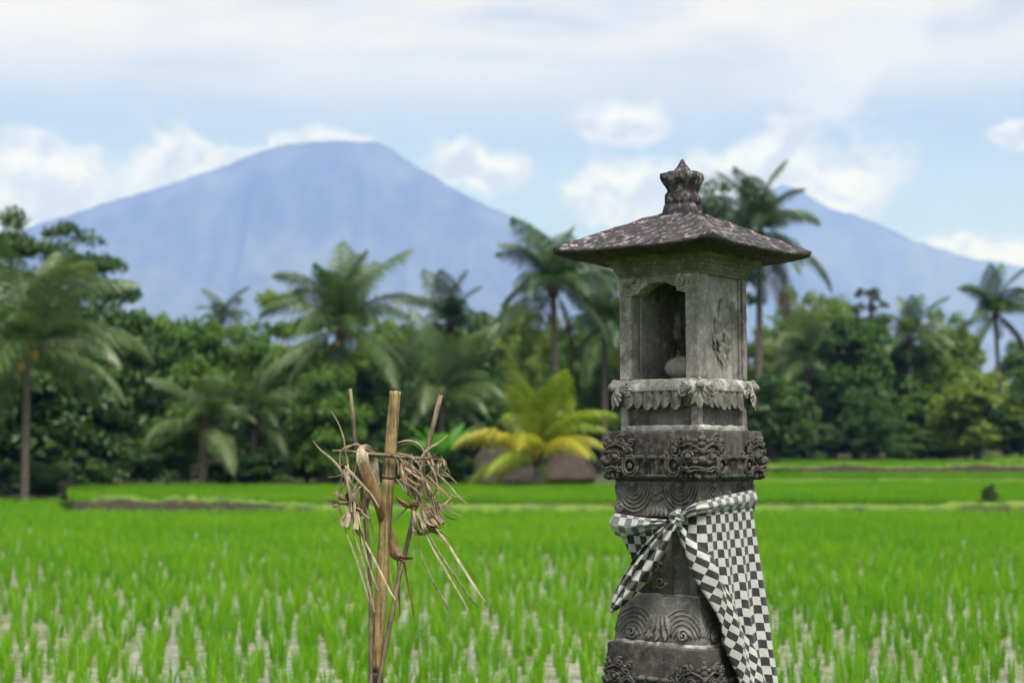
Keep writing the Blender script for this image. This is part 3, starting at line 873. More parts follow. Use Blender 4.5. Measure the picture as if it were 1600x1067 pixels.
# ------------------------------------------------------------------ bamboo offering stand
DB = 6.0
base = P(586, 1100, DB); base.z = GROUND_BANK
stand = empty('bamboo_offering_stand', base)
tag(stand, 'split bamboo pole with two thin stakes and withered palm leaf offerings', 'offering stand')
B0 = Vector(base)
def Q(px, py, d=0.0): return P(px, py, DB + d) - B0
def wood_mat(name, c0, c1, streak, rough=.6):
    m, nt, b, out = new_mat(name)
    o = N(nt, 'ShaderNodeTexCoord').outputs['Object']
    n1 = noise_n(nt, vscale(nt, o, (70, 70, 3.5)), 1.0, 6, .65); n2 = noise_n(nt, o, 26, 5, .6); n3 = noise_n(nt, vscale(nt, o, (240, 240, 12)), 1.0, 3, .6)
    c = mixc(nt, sstep(nt, n2, .35, .65), c0, c1)
    c = mixc(nt, M(nt, 'MULTIPLY', sstep(nt, n1, .48, .62), .8), c, streak)
    c = mixc(nt, M(nt, 'MULTIPLY', sstep(nt, n3, .58, .75), .5), c, tuple(x * .5 for x in c0))
    nt.links.new(c, b.inputs['Base Color']); b.inputs['Roughness'].default_value = rough; b.inputs['Specular IOR Level'].default_value = .35
    bump(nt, b, M(nt, 'ADD', n1, n3), .35, .003)
    return m
MT['bamboo'] = wood_mat('bamboo', (.20, .135, .065), (.33, .235, .115), (.055, .036, .022))
MT['bamboo_grey'] = wood_mat('bamboo_weathered', (.12, .088, .062), (.20, .148, .10), (.04, .03, .025))
MT['burnt_or_shade'] = plain_mat('burnt_bamboo_and_hollow_shade', (.022, .021, .022), .7, .3, 30, .3)  # char of the foot, and the painted shade of the open end
MT['dry_grey'] = plain_mat('dry_palm_leaf', (.215, .165, .125), .8, .5, 45, .25, stretch=(1, 1, .25))
MT['dry_pale'] = plain_mat('dry_palm_strip', (.29, .235, .180), .8, .5, 45, .2, stretch=(1, 1, .25))
MT['dry_brown'] = plain_mat('dry_brown_leaf', (.19, .105, .050), .6, .5, 35, .25, spec=.45, stretch=(1, 1, .25))
mpx = DB / FPX                                          # metres per photo pixel at the stand
# main pole: culm in two internodes, a node ring, a burnt foot
def lerp2(a, b, t): return (a[0] + (b[0] - a[0]) * t, a[1] + (b[1] - a[1]) * t)
top, node, foot = (617.5, 611), (607, 745), (587, 1050)
def culm(p0, p1, w0, w1, mat, n=14, name='culm', seg=22, open_top=False):
    mb = MB(); pts = [Q(*lerp2(p0, p1, i / seg)) for i in range(seg + 1)]
    rr = [(w0 + (w1 - w0) * i / seg) / 2 * mpx * (1 + .02 * sin(i * 1.7)) for i in range(seg + 1)]
    mb.tube(pts, rr, n)
    if open_top:                                         # ragged cut end, closed; a dark disc stands for the hollow's shade
        for i in range(n):
            v = Vector(mb.v[i]); mb.v[i] = tuple(v + Vector((0, 0, .006 * nz((i * .9, 0, 0), 1.3))))
        r2 = [x * .72 for x in rr[:3]]
    return mb.build(name, mat, stand, rough=.0008, rs=60)
culm(top, node, 18, 19, MT['bamboo'], open_top=True)
mb = MB(); mb.tube([Q(617.6, 610.4), Q(617.5, 612)], [7 * mpx, 7 * mpx], 12); mb.build('hollow_shade_disc', MT['burnt_or_shade'], stand)  # flat dark disc on the cap, shade inside the culm painted as colour
culm(node, foot, 19, 20.5, MT['bamboo'])
mb = MB(); mb.tube([Q(607.4, 741), Q(607.1, 744), Q(606.9, 746), Q(606.6, 749)], [9.4 * mpx, 10.6 * mpx, 10.4 * mpx, 9.5 * mpx], 14); mb.build('node_ring', MT['bamboo_grey'], stand)
mb = MB(); mb.tube([Q(587, 1049), Q(586.6, 1056), Q(586, 1090), Vector((Q(584, 1090).x, 0, -.10))], [11.2 * mpx, 11.8 * mpx, 11.6 * mpx, 11.0 * mpx], 14); mb.build('burnt_foot', MT['burnt_or_shade'], stand)
# thin stakes
mb = MB(); mb.tube([Q(547, 607, -.03), Q(553, 665, -.03), Q(560, 728, -.03), Q(568, 790, -.035), Q(577, 868, -.04), Q(579.5, 960, -.04), Q(579, 1062, -.045), Q(579, 1130, -.045)], [2.8 * mpx, 3.0 * mpx, 3.1 * mpx, 3.2 * mpx, 3.3 * mpx, 3.5 * mpx, 3.6 * mpx, 3.6 * mpx], 8); mb.build('thin_stake', MT['bamboo_grey'], stand, rough=.0006)
mb = MB(); mb.tube([Q(688.5, 617, .05), Q(676, 668, .05), Q(665, 712, .045), Q(650, 790, .03), Q(636, 850, .02), Q(624, 900, -.0), Q(608, 980, -.035), Q(593, 1062, -.045), Q(588, 1120, -.05)], [3.9 * mpx, 3.9 * mpx, 3.8 * mpx, 3.7 * mpx, 3.7 * mpx, 3.7 * mpx, 3.7 * mpx, 3.7 * mpx, 3.7 * mpx], 8); mb.build('thin_stake', MT['bamboo_grey'], stand, rough=.0006)
mb = MB(); mb.tube([Q(519, 704.5, -.05), Q(545, 705, -.05), Q(570, 709, -.045), Q(600, 711, -.04), Q(625, 714, -.04), Q(660, 716, -.01), Q(692, 718, .03)], [2.0 * mpx, 2.6 * mpx, 3.2 * mpx, 3.6 * mpx, 3.2 * mpx, 2.8 * mpx, 1.8 * mpx], 8); mb.build('cross_twig', MT['bamboo_grey'], stand, rough=.001)
# flat strips: list of (px, py, depth offset, half width px); roll turns the strip about its run
def smooth_pts(pts, n):
    out = []; m = len(pts)
    for k in range(n + 1):
        t = k / n * (m - 1); i = min(m - 2, int(t)); f = t - i
        p = [pts[max(0, min(m - 1, i + q))] for q in (-1, 0, 1, 2)]
        out.append([.5 * (2 * p[1][j] + (p[2][j] - p[0][j]) * f + (2 * p[0][j] - 5 * p[1][j] + 4 * p[2][j] - p[3][j]) * f * f + (3 * p[1][j] - p[0][j] - 3 * p[2][j] + p[3][j]) * f ** 3) for j in range(len(p[1]))])
    return out
SRR = random.Random(77)
def shred(mat, pts, roll=0.2, n=14, k=4, jit=2.5, wf=.34):
    """one withered leaf torn into k narrow ribbons that drift apart towards the tip"""
    for q in range(k):
        c = (q - (k - 1) / 2) / max(1, k - 1) * 2
        new = []
        for i, (x, y, d, w) in enumerate(pts):
            f = i / (len(pts) - 1)
            new.append((x + c * w * .8 + SRR.gauss(0, jit) * (.25 + .6 * f), y + SRR.gauss(0, jit) * (.3 + .6 * f), d + SRR.gauss(0, .010), max(.5, w * wf * SRR.uniform(.6, 1.3))))
        strip('dry_leaf', SRR.choice([mat, mat, mat, MT['dry_brown'], MT['dry_pale']]), new, roll + SRR.uniform(-.9, .9), n, SRR.uniform(-.3, .5), SRR.uniform(-1.2, 1.2))
def strip(name, mat, pts, roll=0.2, n=16, cup=.2, twist=0.0, across=3):
    sp = smooth_pts(pts, n); C = [Q(q[0], q[1], q[2]) for q in sp]
    mb = MB(); fr = []
    for i in range(n + 1):
        t = (C[min(n, i + 1)] - C[max(0, i - 1)]).normalized()
        side = t.cross(Vector((0, -1, 0)))
        side = side.normalized() if side.length > .05 else Vector((1, 0, 0))
        nr = side.cross(t).normalized(); g = roll + twist * i / n
        fr.append((side * cos(g) + nr * sin(g), nr * cos(g) - side * sin(g)))
    def fn(a, b):
        i = int(round(b * n)); w = max(.2, sp[i][3]) * mpx; t = (a - .5) * 2
        return C[i] + fr[i][0] * (t * w) + fr[i][1] * (cup * w * (1 - t * t)), (t, b)
    mb.grid(fn, across, n)
    o = mb.build(name, mat, stand)
    return o
PA, GR, BR = MT['dry_pale'], MT['dry_grey'], MT['dry_brown']
# curled strip hung over the twig
o = strip('curled_leaf', PA, [(588, 762, .01, 6), (584, 735, .015, 8), (580, 715, .01, 9), (575, 704.5, -.03, 9), (568, 703, -.065, 9), (566, 714, -.085, 9.5), (571, 733, -.08, 9.5), (579, 752, -.07, 8.5), (587, 772, -.06, 7.5), (594, 792, -.045, 6), (597, 812, -.02, 4)], 0, 28, .12)
strip('dry_leaf', BR, [(567, 722, -.086, 4), (574, 745, -.080, 8), (585, 772, -.066, 8), (594, 797, -.044, 7), (597, 830, .0, 4), (595, 900, .01, 2)], .1, 20, .35)
strip('dry_leaf', BR, [(606, 815, .035, 2), (613, 835, .03, 4), (620, 858, .02, 5), (630, 872, 0, 4), (641, 880, -.01, 1)], .3, 14, .15)
strip('dry_leaf', BR, [(607, 846, .03, 3), (612, 862, .02, 6), (620, 871, .01, 5), (632, 872, -.01, 3.5), (646, 872, -.03, 1)], -.5, 14, .1)
# left bundle: funnels, flaps, wiry ribs
shred(GR, [(541, 728, -.05, 3), (545, 748, -.07, 4), (552, 772, -.075, 6), (550, 796, -.08, 6), (546, 812, -.085, 11), (544, 822, -.09, 13)], .1, 16, k=6)
shred(GR, [(566, 742, -.05, 2), (560, 758, -.07, 7), (556, 775, -.075, 8), (560, 790, -.07, 5), (568, 798, -.06, 2)], .5, 14, k=4)
shred(GR, [(572, 765, -.02, 2), (570, 780, -.03, 8), (566, 795, -.035, 9), (564, 806, -.04, 6)], -.3, 12, k=6)
shred(GR, [(556, 800, -.06, 4), (560, 822, -.07, 6), (566, 840, -.06, 4), (568, 858, -.06, 1)], .2, 12, k=4)
shred(BR, [(545, 760, -.03, 3), (551, 785, -.04, 9), (556, 806, -.04, 7), (558, 818, -.04, 3)], .7, 12, k=6)
strip('dry_leaf', GR, [(553, 783, -.06, 3), (538, 786, -.07, 3.2), (526, 784, -.075, 2.6), (516, 779, -.08, 2)], .4, 10, .3)
strip('dry_leaf', PA, [(526, 786, -.075, 2.4), (519, 782, -.08, 5), (511, 781, -.085, 1.4)], .9, 8, .5)
strip('dry_leaf', GR, [(519, 792, -.078, 1.5), (524, 789, -.075, 5.0), (529, 787, -.07, 1.2)], .1, 6, .5)
strip('dry_leaf', GR, [(541, 781, -.06, 1.8), (533, 777, -.065, 4.5), (528, 773, -.07, 4.2), (524, 768, -.072, 1.5)], .3, 8, .5)
strip('dry_leaf', PA, [(530, 778, -.07, 1.5), (526, 772, -.075, 3), (523, 767, -.08, 1)], -.4, 6, .4)
# right bundle: shredded fan
fan = [([(627, 722, -.03, 2), (632, 740, -.05, 6), (641, 762, -.055, 8), (648, 778, -.05, 4)], GR, .2), ([(623, 748, -.05, 4), (634, 757, -.06, 6), (646, 770, -.06, 7), (652, 782, -.055, 3)], GR, .5),
       ([(618, 776, -.05, 1), (630, 784, -.06, 6), (642, 792, -.06, 9), (649, 794, -.055, 5)], BR, .2), ([(646, 796, -.06, 4), (650, 810, -.07, 7), (655, 824, -.07, 9), (657, 834, -.07, 10)], GR, .1),
       ([(664, 790, -.03, 5), (671, 802, -.045, 10), (679, 814, -.05, 13), (686, 820, -.05, 5)], GR, .3), ([(662, 806, -.02, 4), (670, 818, -.03, 9), (678, 830, -.03, 7), (687, 834, -.03, 2)], GR, -.2),
       ([(655, 738, -.02, 3), (662, 752, -.03, 7), (668, 766, -.03, 8), (670, 780, -.02, 3)], GR, .6), ([(670, 706, .01, 2), (676, 722, 0, 5), (679, 738, -.01, 6), (680, 750, -.01, 2)], GR, .3),
       ([(640, 724, -.04, 2), (648, 738, -.05, 5), (656, 744, -.05, 5), (666, 752, -.05, 2)], PA, .4), ([(652, 760, -.02, 3), (654, 780, -.03, 5), (660, 800, -.03, 5), (668, 812, -.03, 3)], GR, .8),
       ([(634, 730, -.06, 2), (643, 733, -.07, 4), (650, 742, -.07, 3), (655, 750, -.06, 1)], PA, -.3), ([(684, 722, .0, 1.5), (680, 736, -.02, 5), (678, 748, -.02, 4), (681, 760, -.02, 1)], PA, .2),
       ([(650, 836, -.06, 2), (664, 832, -.05, 4), (676, 826, -.04, 4), (684, 824, -.03, 2)], BR, .5), ([(676, 776, -.03, 2), (680, 790, -.04, 6), (684, 806, -.04, 7), (687, 822, -.04, 3)], GR, -.5)]
for pts, mat, rl in fan: shred(mat, pts, rl, 12, k=4)
# ribs and wires (px, py, depth, half width)
RIB = [
 (PA, [(488, 687, -.09, .6), (500, 702, -.08, 1.3), (516, 715, -.07, 1.6), (530, 730, -.06, 1.8), (538, 745, -.05, 1.5)]),
 (PA, [(517, 641, -.08, .5), (528, 660, -.07, 1.0), (537, 685, -.06, 1.3), (540, 710, -.05, 1.3), (546, 735, -.05, 1.2)]),
 (PA, [(512, 745, -.08, .8), (524, 745, -.075, 1.5), (537, 740, -.06, 1.0)]),
 (GR, [(532, 738, -.05, .9), (531, 712, -.055, 1.2), (537, 700, -.06, 1.2), (552, 695, -.05, 1.1), (563, 697, -.04, .8), (577, 704, -.03, .8)]),
 (GR, [(546, 722, -.05, .9), (540, 705, -.06, 1.0), (545, 698, -.06, 1.1), (558, 693, -.06, .9), (570, 700, -.05, .8), (585, 706, -.04, .7)]),
 (PA, [(540, 730, -.09, 2.2), (552, 742, -.09, 2.4), (566, 757, -.085, 1.6), (580, 772, -.08, 1.3), (592, 792, -.07, .9)]),
 (PA, [(537, 733, -.08, 1.5), (542, 752, -.085, 2.0), (547, 778, -.085, 2.2), (549, 800, -.085, 1.6)]),
 (GR, [(559, 705, -.05, 1.0), (556, 730, -.06, 1.4), (550, 752, -.06, 1.2)]),
 (GR, [(570, 757, -.08, .8), (561, 762, -.085, 1.6), (557, 772, -.085, 2.0), (555, 785, -.08, 1.0)]),
 (GR, [(536, 775, -.07, .9), (545, 765, -.065, 1.4), (552, 755, -.06, .8)]),
 (GR, [(530, 786, -.07, .7), (528, 796, -.07, 1.0), (524, 807, -.07, .5)]),
 # hanging ribs, left
 (PA, [(538, 822, -.08, .7), (546, 845, -.085, 1.4), (560, 885, -.085, 1.8), (572, 925, -.08, 1.8), (579, 947, -.075, 1.2)]),
 (PA, [(551, 828, -.07, .8), (560, 855, -.075, 1.6), (570, 890, -.075, 1.8), (578, 925, -.07, 1.6), (585, 955, -.065, 1.2)]),
 (PA, [(559, 815, -.06, .8), (568, 855, -.07, 1.6), (580, 895, -.08, 1.6), (592, 925, -.09, 1.5), (601, 940, -.09, 1.0)]),
 (PA, [(571, 846, -.07, 1.4), (584, 872, -.08, 2.0), (598, 900, -.085, 2.2), (610, 924, -.085, 2.2), (618, 936, -.085, 1.6)]),
 (GR, [(574, 785, -.03, .5), (580, 815, -.035, .8), (587, 848, -.04, .5)]),
 (GR, [(566, 780, -.05, .6), (576, 805, -.055, .9), (582, 830, -.05, .5)]),
 # middle
 (BR, [(606, 872, .0, .9), (611, 905, -.01, 1.4), (615, 940, -.02, 1.4), (618, 970, -.02, .8)]),
 (BR, [(620, 868, .02, 1.0), (623, 900, .02, 2.0), (624, 935, .02, 1.7), (625, 962, .02, 1.1)]),
 (BR, [(631, 872, .02, .9), (636, 905, .02, 1.6), (643, 940, .02, 1.5), (648, 968, .02, .9)]),
 # right long ribs
 (GR, [(653, 838, -.06, .7), (657, 862, -.065, 1.1), (665, 885, -.07, 1.4), (684, 922, -.07, 1.5), (709, 966, -.07, 1.0)]),
 (PA, [(664, 832, -.06, .8), (678, 860, -.07, 1.5), (700, 898, -.08, 1.7), (720, 932, -.085, 1.6), (732, 954, -.085, 1.0)]),
 (PA, [(668, 830, -.05, .8), (688, 866, -.06, 1.5), (712, 902, -.07, 1.8), (733, 932, -.075, 1.7), (745, 947, -.075, 1.2)]),
 (PA, [(680, 824, -.05, .9), (700, 850, -.06, 2.0), (724, 888, -.07, 2.3), (745, 921, -.075, 2.1), (758, 939, -.075, 1.4)]),
 (GR, [(676, 828, -.03, .7), (685, 838, -.03, 1.4), (692, 848, -.03, .7)]),
 (GR, [(680, 826, -.03, .5), (692, 833, -.03, 1.0), (703, 841, -.03, .5)]),
 # right wiry tangle
 (PA, [(620, 692, -.04, .8), (635, 688, -.045, 1.1), (650, 691, -.04, 1.2), (660, 700, -.03, 1.0), (664, 712, -.02, .8)]),
 (PA, [(619, 698, -.03, .6), (640, 692, -.03, .9), (658, 703, -.02, .9), (664, 716, -.02, .6)]),
 (PA, [(700, 679, -.06, .6), (686, 691, -.05, 1.5), (668, 702, -.04, 1.8), (660, 712, -.04, 1.4), (653, 725, -.04, .8)]),
 (GR, [(620, 708, -.04, .9), (638, 711, -.045, 1.4), (652, 722, -.045, 1.4), (658, 735, -.04, .8)]),
 (GR, [(606, 706, -.05, 1.0), (615, 712, -.055, 1.6), (621, 722, -.055, 1.5), (623, 742, -.05, 1.0)]),
 (GR, [(622, 712, -.05, .8), (630, 722, -.055, 1.5), (640, 732, -.05, 1.5), (650, 745, -.045, .9)]),
 (PA, [(665, 716, -.02, 1.2), (674, 730, -.03, 2.2), (681, 745, -.03, 2.0), (684, 760, -.03, 1.0)]),
 (PA, [(683, 740, -.04, 1.0), (700, 756, -.05, 1.5), (716, 775, -.05, 1.2), (730, 787, -.05, .4)]),
 (PA, [(681, 738, -.03, .9), (694, 743, -.035, 1.2), (707, 746, -.04, .6)]),
 (GR, [(678, 730, -.02, .8), (690, 718, -.03, 1.4), (697, 724, -.03, 1.2), (696, 735, -.03, .6)]),
 (PA, [(680, 736, -.03, .8), (688, 728, -.03, 1.5), (690, 720, -.02, .9)]),
 (PA, [(682, 745, -.03, .8), (685, 770, -.035, 1.3), (684, 795, -.035, 1.2), (687, 815, -.03, .8)]),
 (GR, [(672, 740, -.01, .6), (676, 770, -.015, 1.1), (680, 800, -.02, .8)]),
 (PA, [(663, 795, -.06, .7), (675, 793, -.06, 1.2), (688, 791, -.05, .7)]),
 (PA, [(688, 795, -.04, 1.6), (694, 788, -.045, 2.2), (702, 780, -.05, 1.2), (706, 775, -.05, .4)]),
 (GR, [(692, 790, -.04, .5), (705, 799, -.04, .9), (722, 806, -.04, .4)]),
 (GR, [(688, 798, -.04, 1.3), (691, 812, -.04, 1.4), (694, 823, -.04, .6)]),
 (GR, [(644, 745, -.03, .8), (652, 770, -.03, 1.2), (668, 800, -.03, 1.2), (678, 820, -.03, .8)]),
 (GR, [(656, 748, -.02, .7), (660, 772, -.02, 1.2), (672, 790, -.02, .8)]),
 (GR, [(664, 742, .0, .7), (668, 768, .0, 1.2), (676, 788, 0, .8)]),
 (GR, [(640, 765, -.04, .8), (655, 785, -.04, 1.6), (668, 806, -.04, 1.4), (674, 820, -.04, .8)]),
 (PA, [(660, 728, -.05, .7), (670, 726, -.05, 1.4), (683, 731, -.05, .7)]),
 (PA, [(630, 742, -.06, .7), (645, 738, -.06, 1.3), (660, 738, -.06, .8)]),
 (GR, [(585, 715, -.02, .4), (600, 722, .0, .6), (612, 718, .02, .4)]),
 (GR, [(620, 736, -.03, .6), (640, 720, -.05, 1.0), (668, 716, -.05, .9), (690, 716, -.03, .6)]),
]
RR = random.Random(12)
for mat, pts in RIB:
    strip('dry_strand', mat, pts, RR.uniform(-.5, .5), 16, .5, RR.uniform(-.8, .8), 2)
# loose fibres in the two bundles
for k in range(46):
    rt = k % 3 != 0
    x0, y0 = (RR.uniform(626, 690), RR.uniform(702, 790)) if rt else (RR.uniform(534, 572), RR.uniform(705, 790))
    a = RR.uniform(-.9, 1.2) if rt else RR.uniform(-.7, .5); L = RR.uniform(22, 62); cv_ = RR.uniform(-.9, .9); pts = []; ax = a
    x, y, dd_ = x0, y0, RR.uniform(-.08, .01)
    for i in range(5):
        pts.append((x, y, dd_ + RR.uniform(-.006, .006), (.55 if i in (0, 4) else RR.uniform(.8, 1.5))))
        x += sin(ax) * L / 4; y += cos(ax) * L / 4; ax += cv_ / 2
    strip('dry_strand', RR.choice([PA, GR, GR, BR]), pts, RR.uniform(-1, 1), 12, .4, RR.uniform(-1, 1), 2)
# ------------------------------------------------------------------ ground, terraces, mountains, haze
def xw(px, D): return P(px, 700, D).x
def sheet(name, pts, mat, kind='structure'):
    me = bpy.data.meshes.new(name); me.from_pydata([tuple(p) for p in pts], [], [tuple(range(len(pts)))]); me.materials.append(mat)
    return tag(link(name, me), kind=kind)
MT['far_ground'] = plain_mat('forest_floor', (.040, .060, .022), .95, .4, .05, 0)
MT['grove'] = plain_mat('grove_soil', (.045, .050, .022), .95, .5, 1.2, .4)
sheet('ground', [(-9000, -2500, -.15), (9000, -2500, -.15), (9000, 11400, -.15), (-9000, 11400, -.15)], MT['far_ground'])
# flooded mud between the seedlings
m, nt, b, out = new_mat('paddy_water'); MT['water'] = m
o = N(nt, 'ShaderNodeTexCoord').outputs['Object']
n1 = noise_n(nt, o, 1.1, 6, .6); n2 = noise_n(nt, o, 9, 4, .6)
nt.links.new(mixc(nt, sstep(nt, n1, .35, .65), (.17, .15, .13), (.30, .275, .25)), b.inputs['Base Color'])
nt.links.new(sstep(nt, n2, .35, .75, .10, .42), b.inputs['Roughness']); b.inputs['Specular IOR Level'].default_value = .6
bump(nt, b, n2, .10, .02)
EDGE2 = [(115, 47), (122, 44.6), (140, 43.4), (250, 43), (380, 43.1), (500, 42.8), (740, 43.3), (960, 43), (1200, 43.2), (1400, 42.7), (1600, 42.3), (1900, 42)]
sheet('paddy_water', [(-30, 7.6, 0), (40, 7.6, 0), (40, 60, 0), (-30, 60, 0)], MT['water'])
MT['terrace'] = plain_mat('terrace_mud', (.085, .085, .045), .8, .3, 2.0, .3)
def terrace(edge, z, back):
    f = [(xw(p, d), d + .12, z) for p, d in edge]
    return sheet('paddy_terrace', f + [(f[-1][0] + 8, back, z), (f[0][0] - 1, back, z)], MT['terrace'])
terrace([(108, 58)] + EDGE2, .30, 82)
EDGE3 = [(1040, 71.5), (1120, 71), (1300, 70.8), (1450, 71.3), (1600, 71), (1900, 70)]
EDGE4 = [(1080, 80), (1150, 79.6), (1260, 80.2), (1380, 79.8), (1470, 80.4), (1560, 81), (1900, 80.5)]
EDGE5 = [(1540, 91), (1550, 89.4), (1600, 89), (1750, 89), (1900, 89)]
terrace(EDGE3, .55, 90); terrace(EDGE4, 1.05, 128); terrace(EDGE5, 1.32, 126)
# earthen bunds along the terrace edges
m, nt, b, out = new_mat('earth_bund'); MT['bund'] = m
o = N(nt, 'ShaderNodeTexCoord').outputs['Object']; g = N(nt, 'ShaderNodeNewGeometry')
nzn = N(nt, 'ShaderNodeSeparateXYZ', i_0=g.outputs['Normal']).outputs[2]
n1 = noise_n(nt, o, 2.2, 6, .65); n2 = noise_n(nt, o, 11, 4, .6)
turf = sstep(nt, M(nt, 'ADD', nzn, M(nt, 'MULTIPLY', M(nt, 'SUBTRACT', n1, .5), .9)), .50, .72)
soil = mixc(nt, sstep(nt, n2, .35, .65), (.018, .015, .009), (.048, .038, .024))
gr = mixc(nt, sstep(nt, n1, .35, .65), (.045, .120, .010), (.115, .175, .020))
nt.links.new(mixc(nt, turf, soil, gr), b.inputs['Base Color']); b.inputs['Roughness'].default_value = .95
bump(nt, b, n2, .6, .05)
BUND_TOPS = []
def bund(edge, z0, z1, hump, label_h, width=.55):
    """swept mound; hump(px) adds height above the terrace"""
    mb = MB(); pts = []
    for (p0, d0), (p1, d1) in zip(edge, edge[1:]):
        n = max(2, int(abs(xw(p1, d1) - xw(p0, d0)) / .35))
        for i in range(n): pts.append((p0 + (p1 - p0) * i / n, d0 + (d1 - d0) * i / n))
    pts.append(edge[-1]); prof = [(-.22, -.02), (-.16, .35), (-.08, .80), (.02, 1.0), (.18, 1.06), (width * .7, 1.0), (width, .8)]
    nv = len(prof); vs = []
    for p, d in pts:
        x = xw(p, d); k = hump(p); H = (z1 - z0) + k
        w = .10 * nz((x, d, 0), .9) + .05 * nz((x, d, 3), 2.7)
        hh = H * (1 + .16 * nz((x, 0, 5), .7) + .10 * nz((x, 0, 9), 2.1))
        for j, (dy, fz) in enumerate(prof):
            zz = z0 + hh * fz if j < nv - 1 else z1 - .02
            vs.append((x + .03 * nz((x, j, 1), 3), d + dy + w + .04 * nz((x, dy * 3, 2), 3.1), zz + .025 * nz((x * 3, j, 4), 1.1)))
        BUND_TOPS.append((x, d + .12 + w, z0 + hh * 1.02, k))
    m_ = len(pts); fs = []
    for i in range(m_ - 1):
        for j in range(nv - 1):
            a = i * nv + j; fs.append((a, a + nv, a + nv + 1, a + 1))
    mb.add(vs, fs)
    return tag(mb.build('earth_bund', MT['bund']), label_h, 'bund')
def hump1(p):
    if p < 118: return -.2
    n_ = noise.noise((p * .016, 2.2, 0)) * .5 + noise.noise((p * .05, 7.1, 0)) * .3
    if p < 540: return max(-.02, .24 * min(1, (p - 112) / 45) * min(1, (540 - p) / 220) * (1 + n_))
    return .05 * n_ + (.10 if p > 1480 else 0)
tag(bund(EDGE2, 0, .30, hump1, 'low brown earth bund with grassy top crossing the near rice field'), kind='structure')
tag(bund(EDGE3, .30, .55, lambda p: .03, 'thin grassy bund across the second field behind the shrine'), kind='structure')
tag(bund(EDGE4, .55, 1.05, lambda p: .08 + .10 * max(0, sin(p * .03)), 'brown bund below the farthest field, in front of the round bush'), kind='structure')
tag(bund(EDGE5, 1.05, 1.32, lambda p: .10, 'dark brown bund at the right edge, below the far trees'), kind='structure')
# bank the shrine and the bamboo stand on
mb = MB()
def bankf(a, b_):
    x = -14 + 30 * a; y = -8 + 16.2 * b_
    z = GROUND_BANK if y < 6.9 else GROUND_BANK * max(0, 1 - (y - 6.9) / 1.1) - (.10 if y > 7.9 else 0)
    return Vector((x, y, z + (.03 * nz((x, y, 0), .8) if y < 7.6 else 0))), (0, 0)
mb.grid(bankf, 60, 60); tag(mb.build('field_bank', MT['bund']), kind='structure')
# floor of the grove
mb = MB()
GF = [(-900, 53), (90, 54), (112, 60), (140, 61.5), (700, 62), (960, 63), (1030, 70), (1100, 92), (1180, 104), (1700, 107), (2300, 108)]
def gz(px, D):
    if D < 53: return 0.0 if (px < 112 or D < 42.5) else .30
    if 71 < D < 80 and px > 1040: return .55
    if px < 100: return .08
    if px < 1000: return .34
    if px < 1150: return .34 + (px - 1000) / 150 * .74
    return 1.08 if px < 1500 else 1.34
def grovef(a, b_):
    px = -900 + 3200 * a; d0 = interp(px, GF); D = d0 + (170 - d0) * b_ ** 1.5
    return Vector((xw(px, D), D, gz(px, D) + .012 + .06 * nz((px * .02, D * .3, 0), 1.0) * (1 if b_ > 0 else .2) + .035 * max(0, D - d0 - 6))), (0, 0)
mb.grid(grovef, 120, 20); tag(mb.build('grove_ground', MT['grove']), kind='structure')

# --- mountains
MT['mountain'] = plain_mat('forested_slope', (.055, .065, .045), .95, .5, .0016, 0, stretch=(1, 1, .6))
def mountain(name, prof, D, R, seed):
    mb = MB(); nu, nv = 260, 46
    pr = [(P(px, py, D).x, P(px, py, D).z) for px, py in prof]
    x0, x1 = pr[0][0], pr[-1][0]
    def fn(a, b_):
        x = x0 + (x1 - x0) * a; t = 2 * b_ - 1                       # t<0 faces the camera
        h = interp(x, pr) + 16 * noise.noise((x * .004, seed, 1)) + 9 * noise.noise((x * .013, seed, 2)) + 4 * noise.noise((x * .04, seed, 3)); tt = abs(t)
        rid = 1 - abs(noise.noise((x * .0022 + seed, t * 1.2, 0)))
        rid2 = 1 - abs(noise.noise((x * .006 + seed, t * 2.5, 4)))
        k = (1 - tt) ** 1.25
        z = h * k * (1 - 1.0 * .42 * min(1, tt * 5) * (1 - rid) - .20 * min(1, tt * 5) * (1 - rid2)) + 8 * nz((x, t * 900, 0), .02)
        return Vector((x + 120 * tt * nz((x * .001, t * 2, 3), 1.0), D + t * R * (1 if t < 0 else .55), max(-1.5, z - 10 * tt)) ), (0, 0)
    mb.grid(fn, nu, nv)
    return tag(mb.build(name, MT['mountain']), kind='structure')
mountain('mountain', [(-700, 560), (-300, 455), (-120, 402), (0, 372), (80, 345), (160, 318), (240, 296), (310, 272), (360, 255), (400, 239), (440, 228), (480, 222), (520, 220), (545, 223), (575, 222), (595, 222), (612, 231), (650, 258), (700, 292), (750, 316), (800, 338), (860, 370), (920, 402), (1000, 445), (1100, 510), (1300, 600), (1600, 690)], 8600, 2300, 3.1)
mountain('mountain', [(700, 690), (900, 560), (1000, 480), (1100, 385), (1150, 336), (1195, 296), (1222, 288), (1250, 296), (1280, 316), (1310, 330), (1340, 337), (1380, 352), (1420, 373), (1470, 391), (1520, 404), (1600, 415), (1700, 428), (1900, 470), (2200, 560)], 9900, 2300, 8.4)

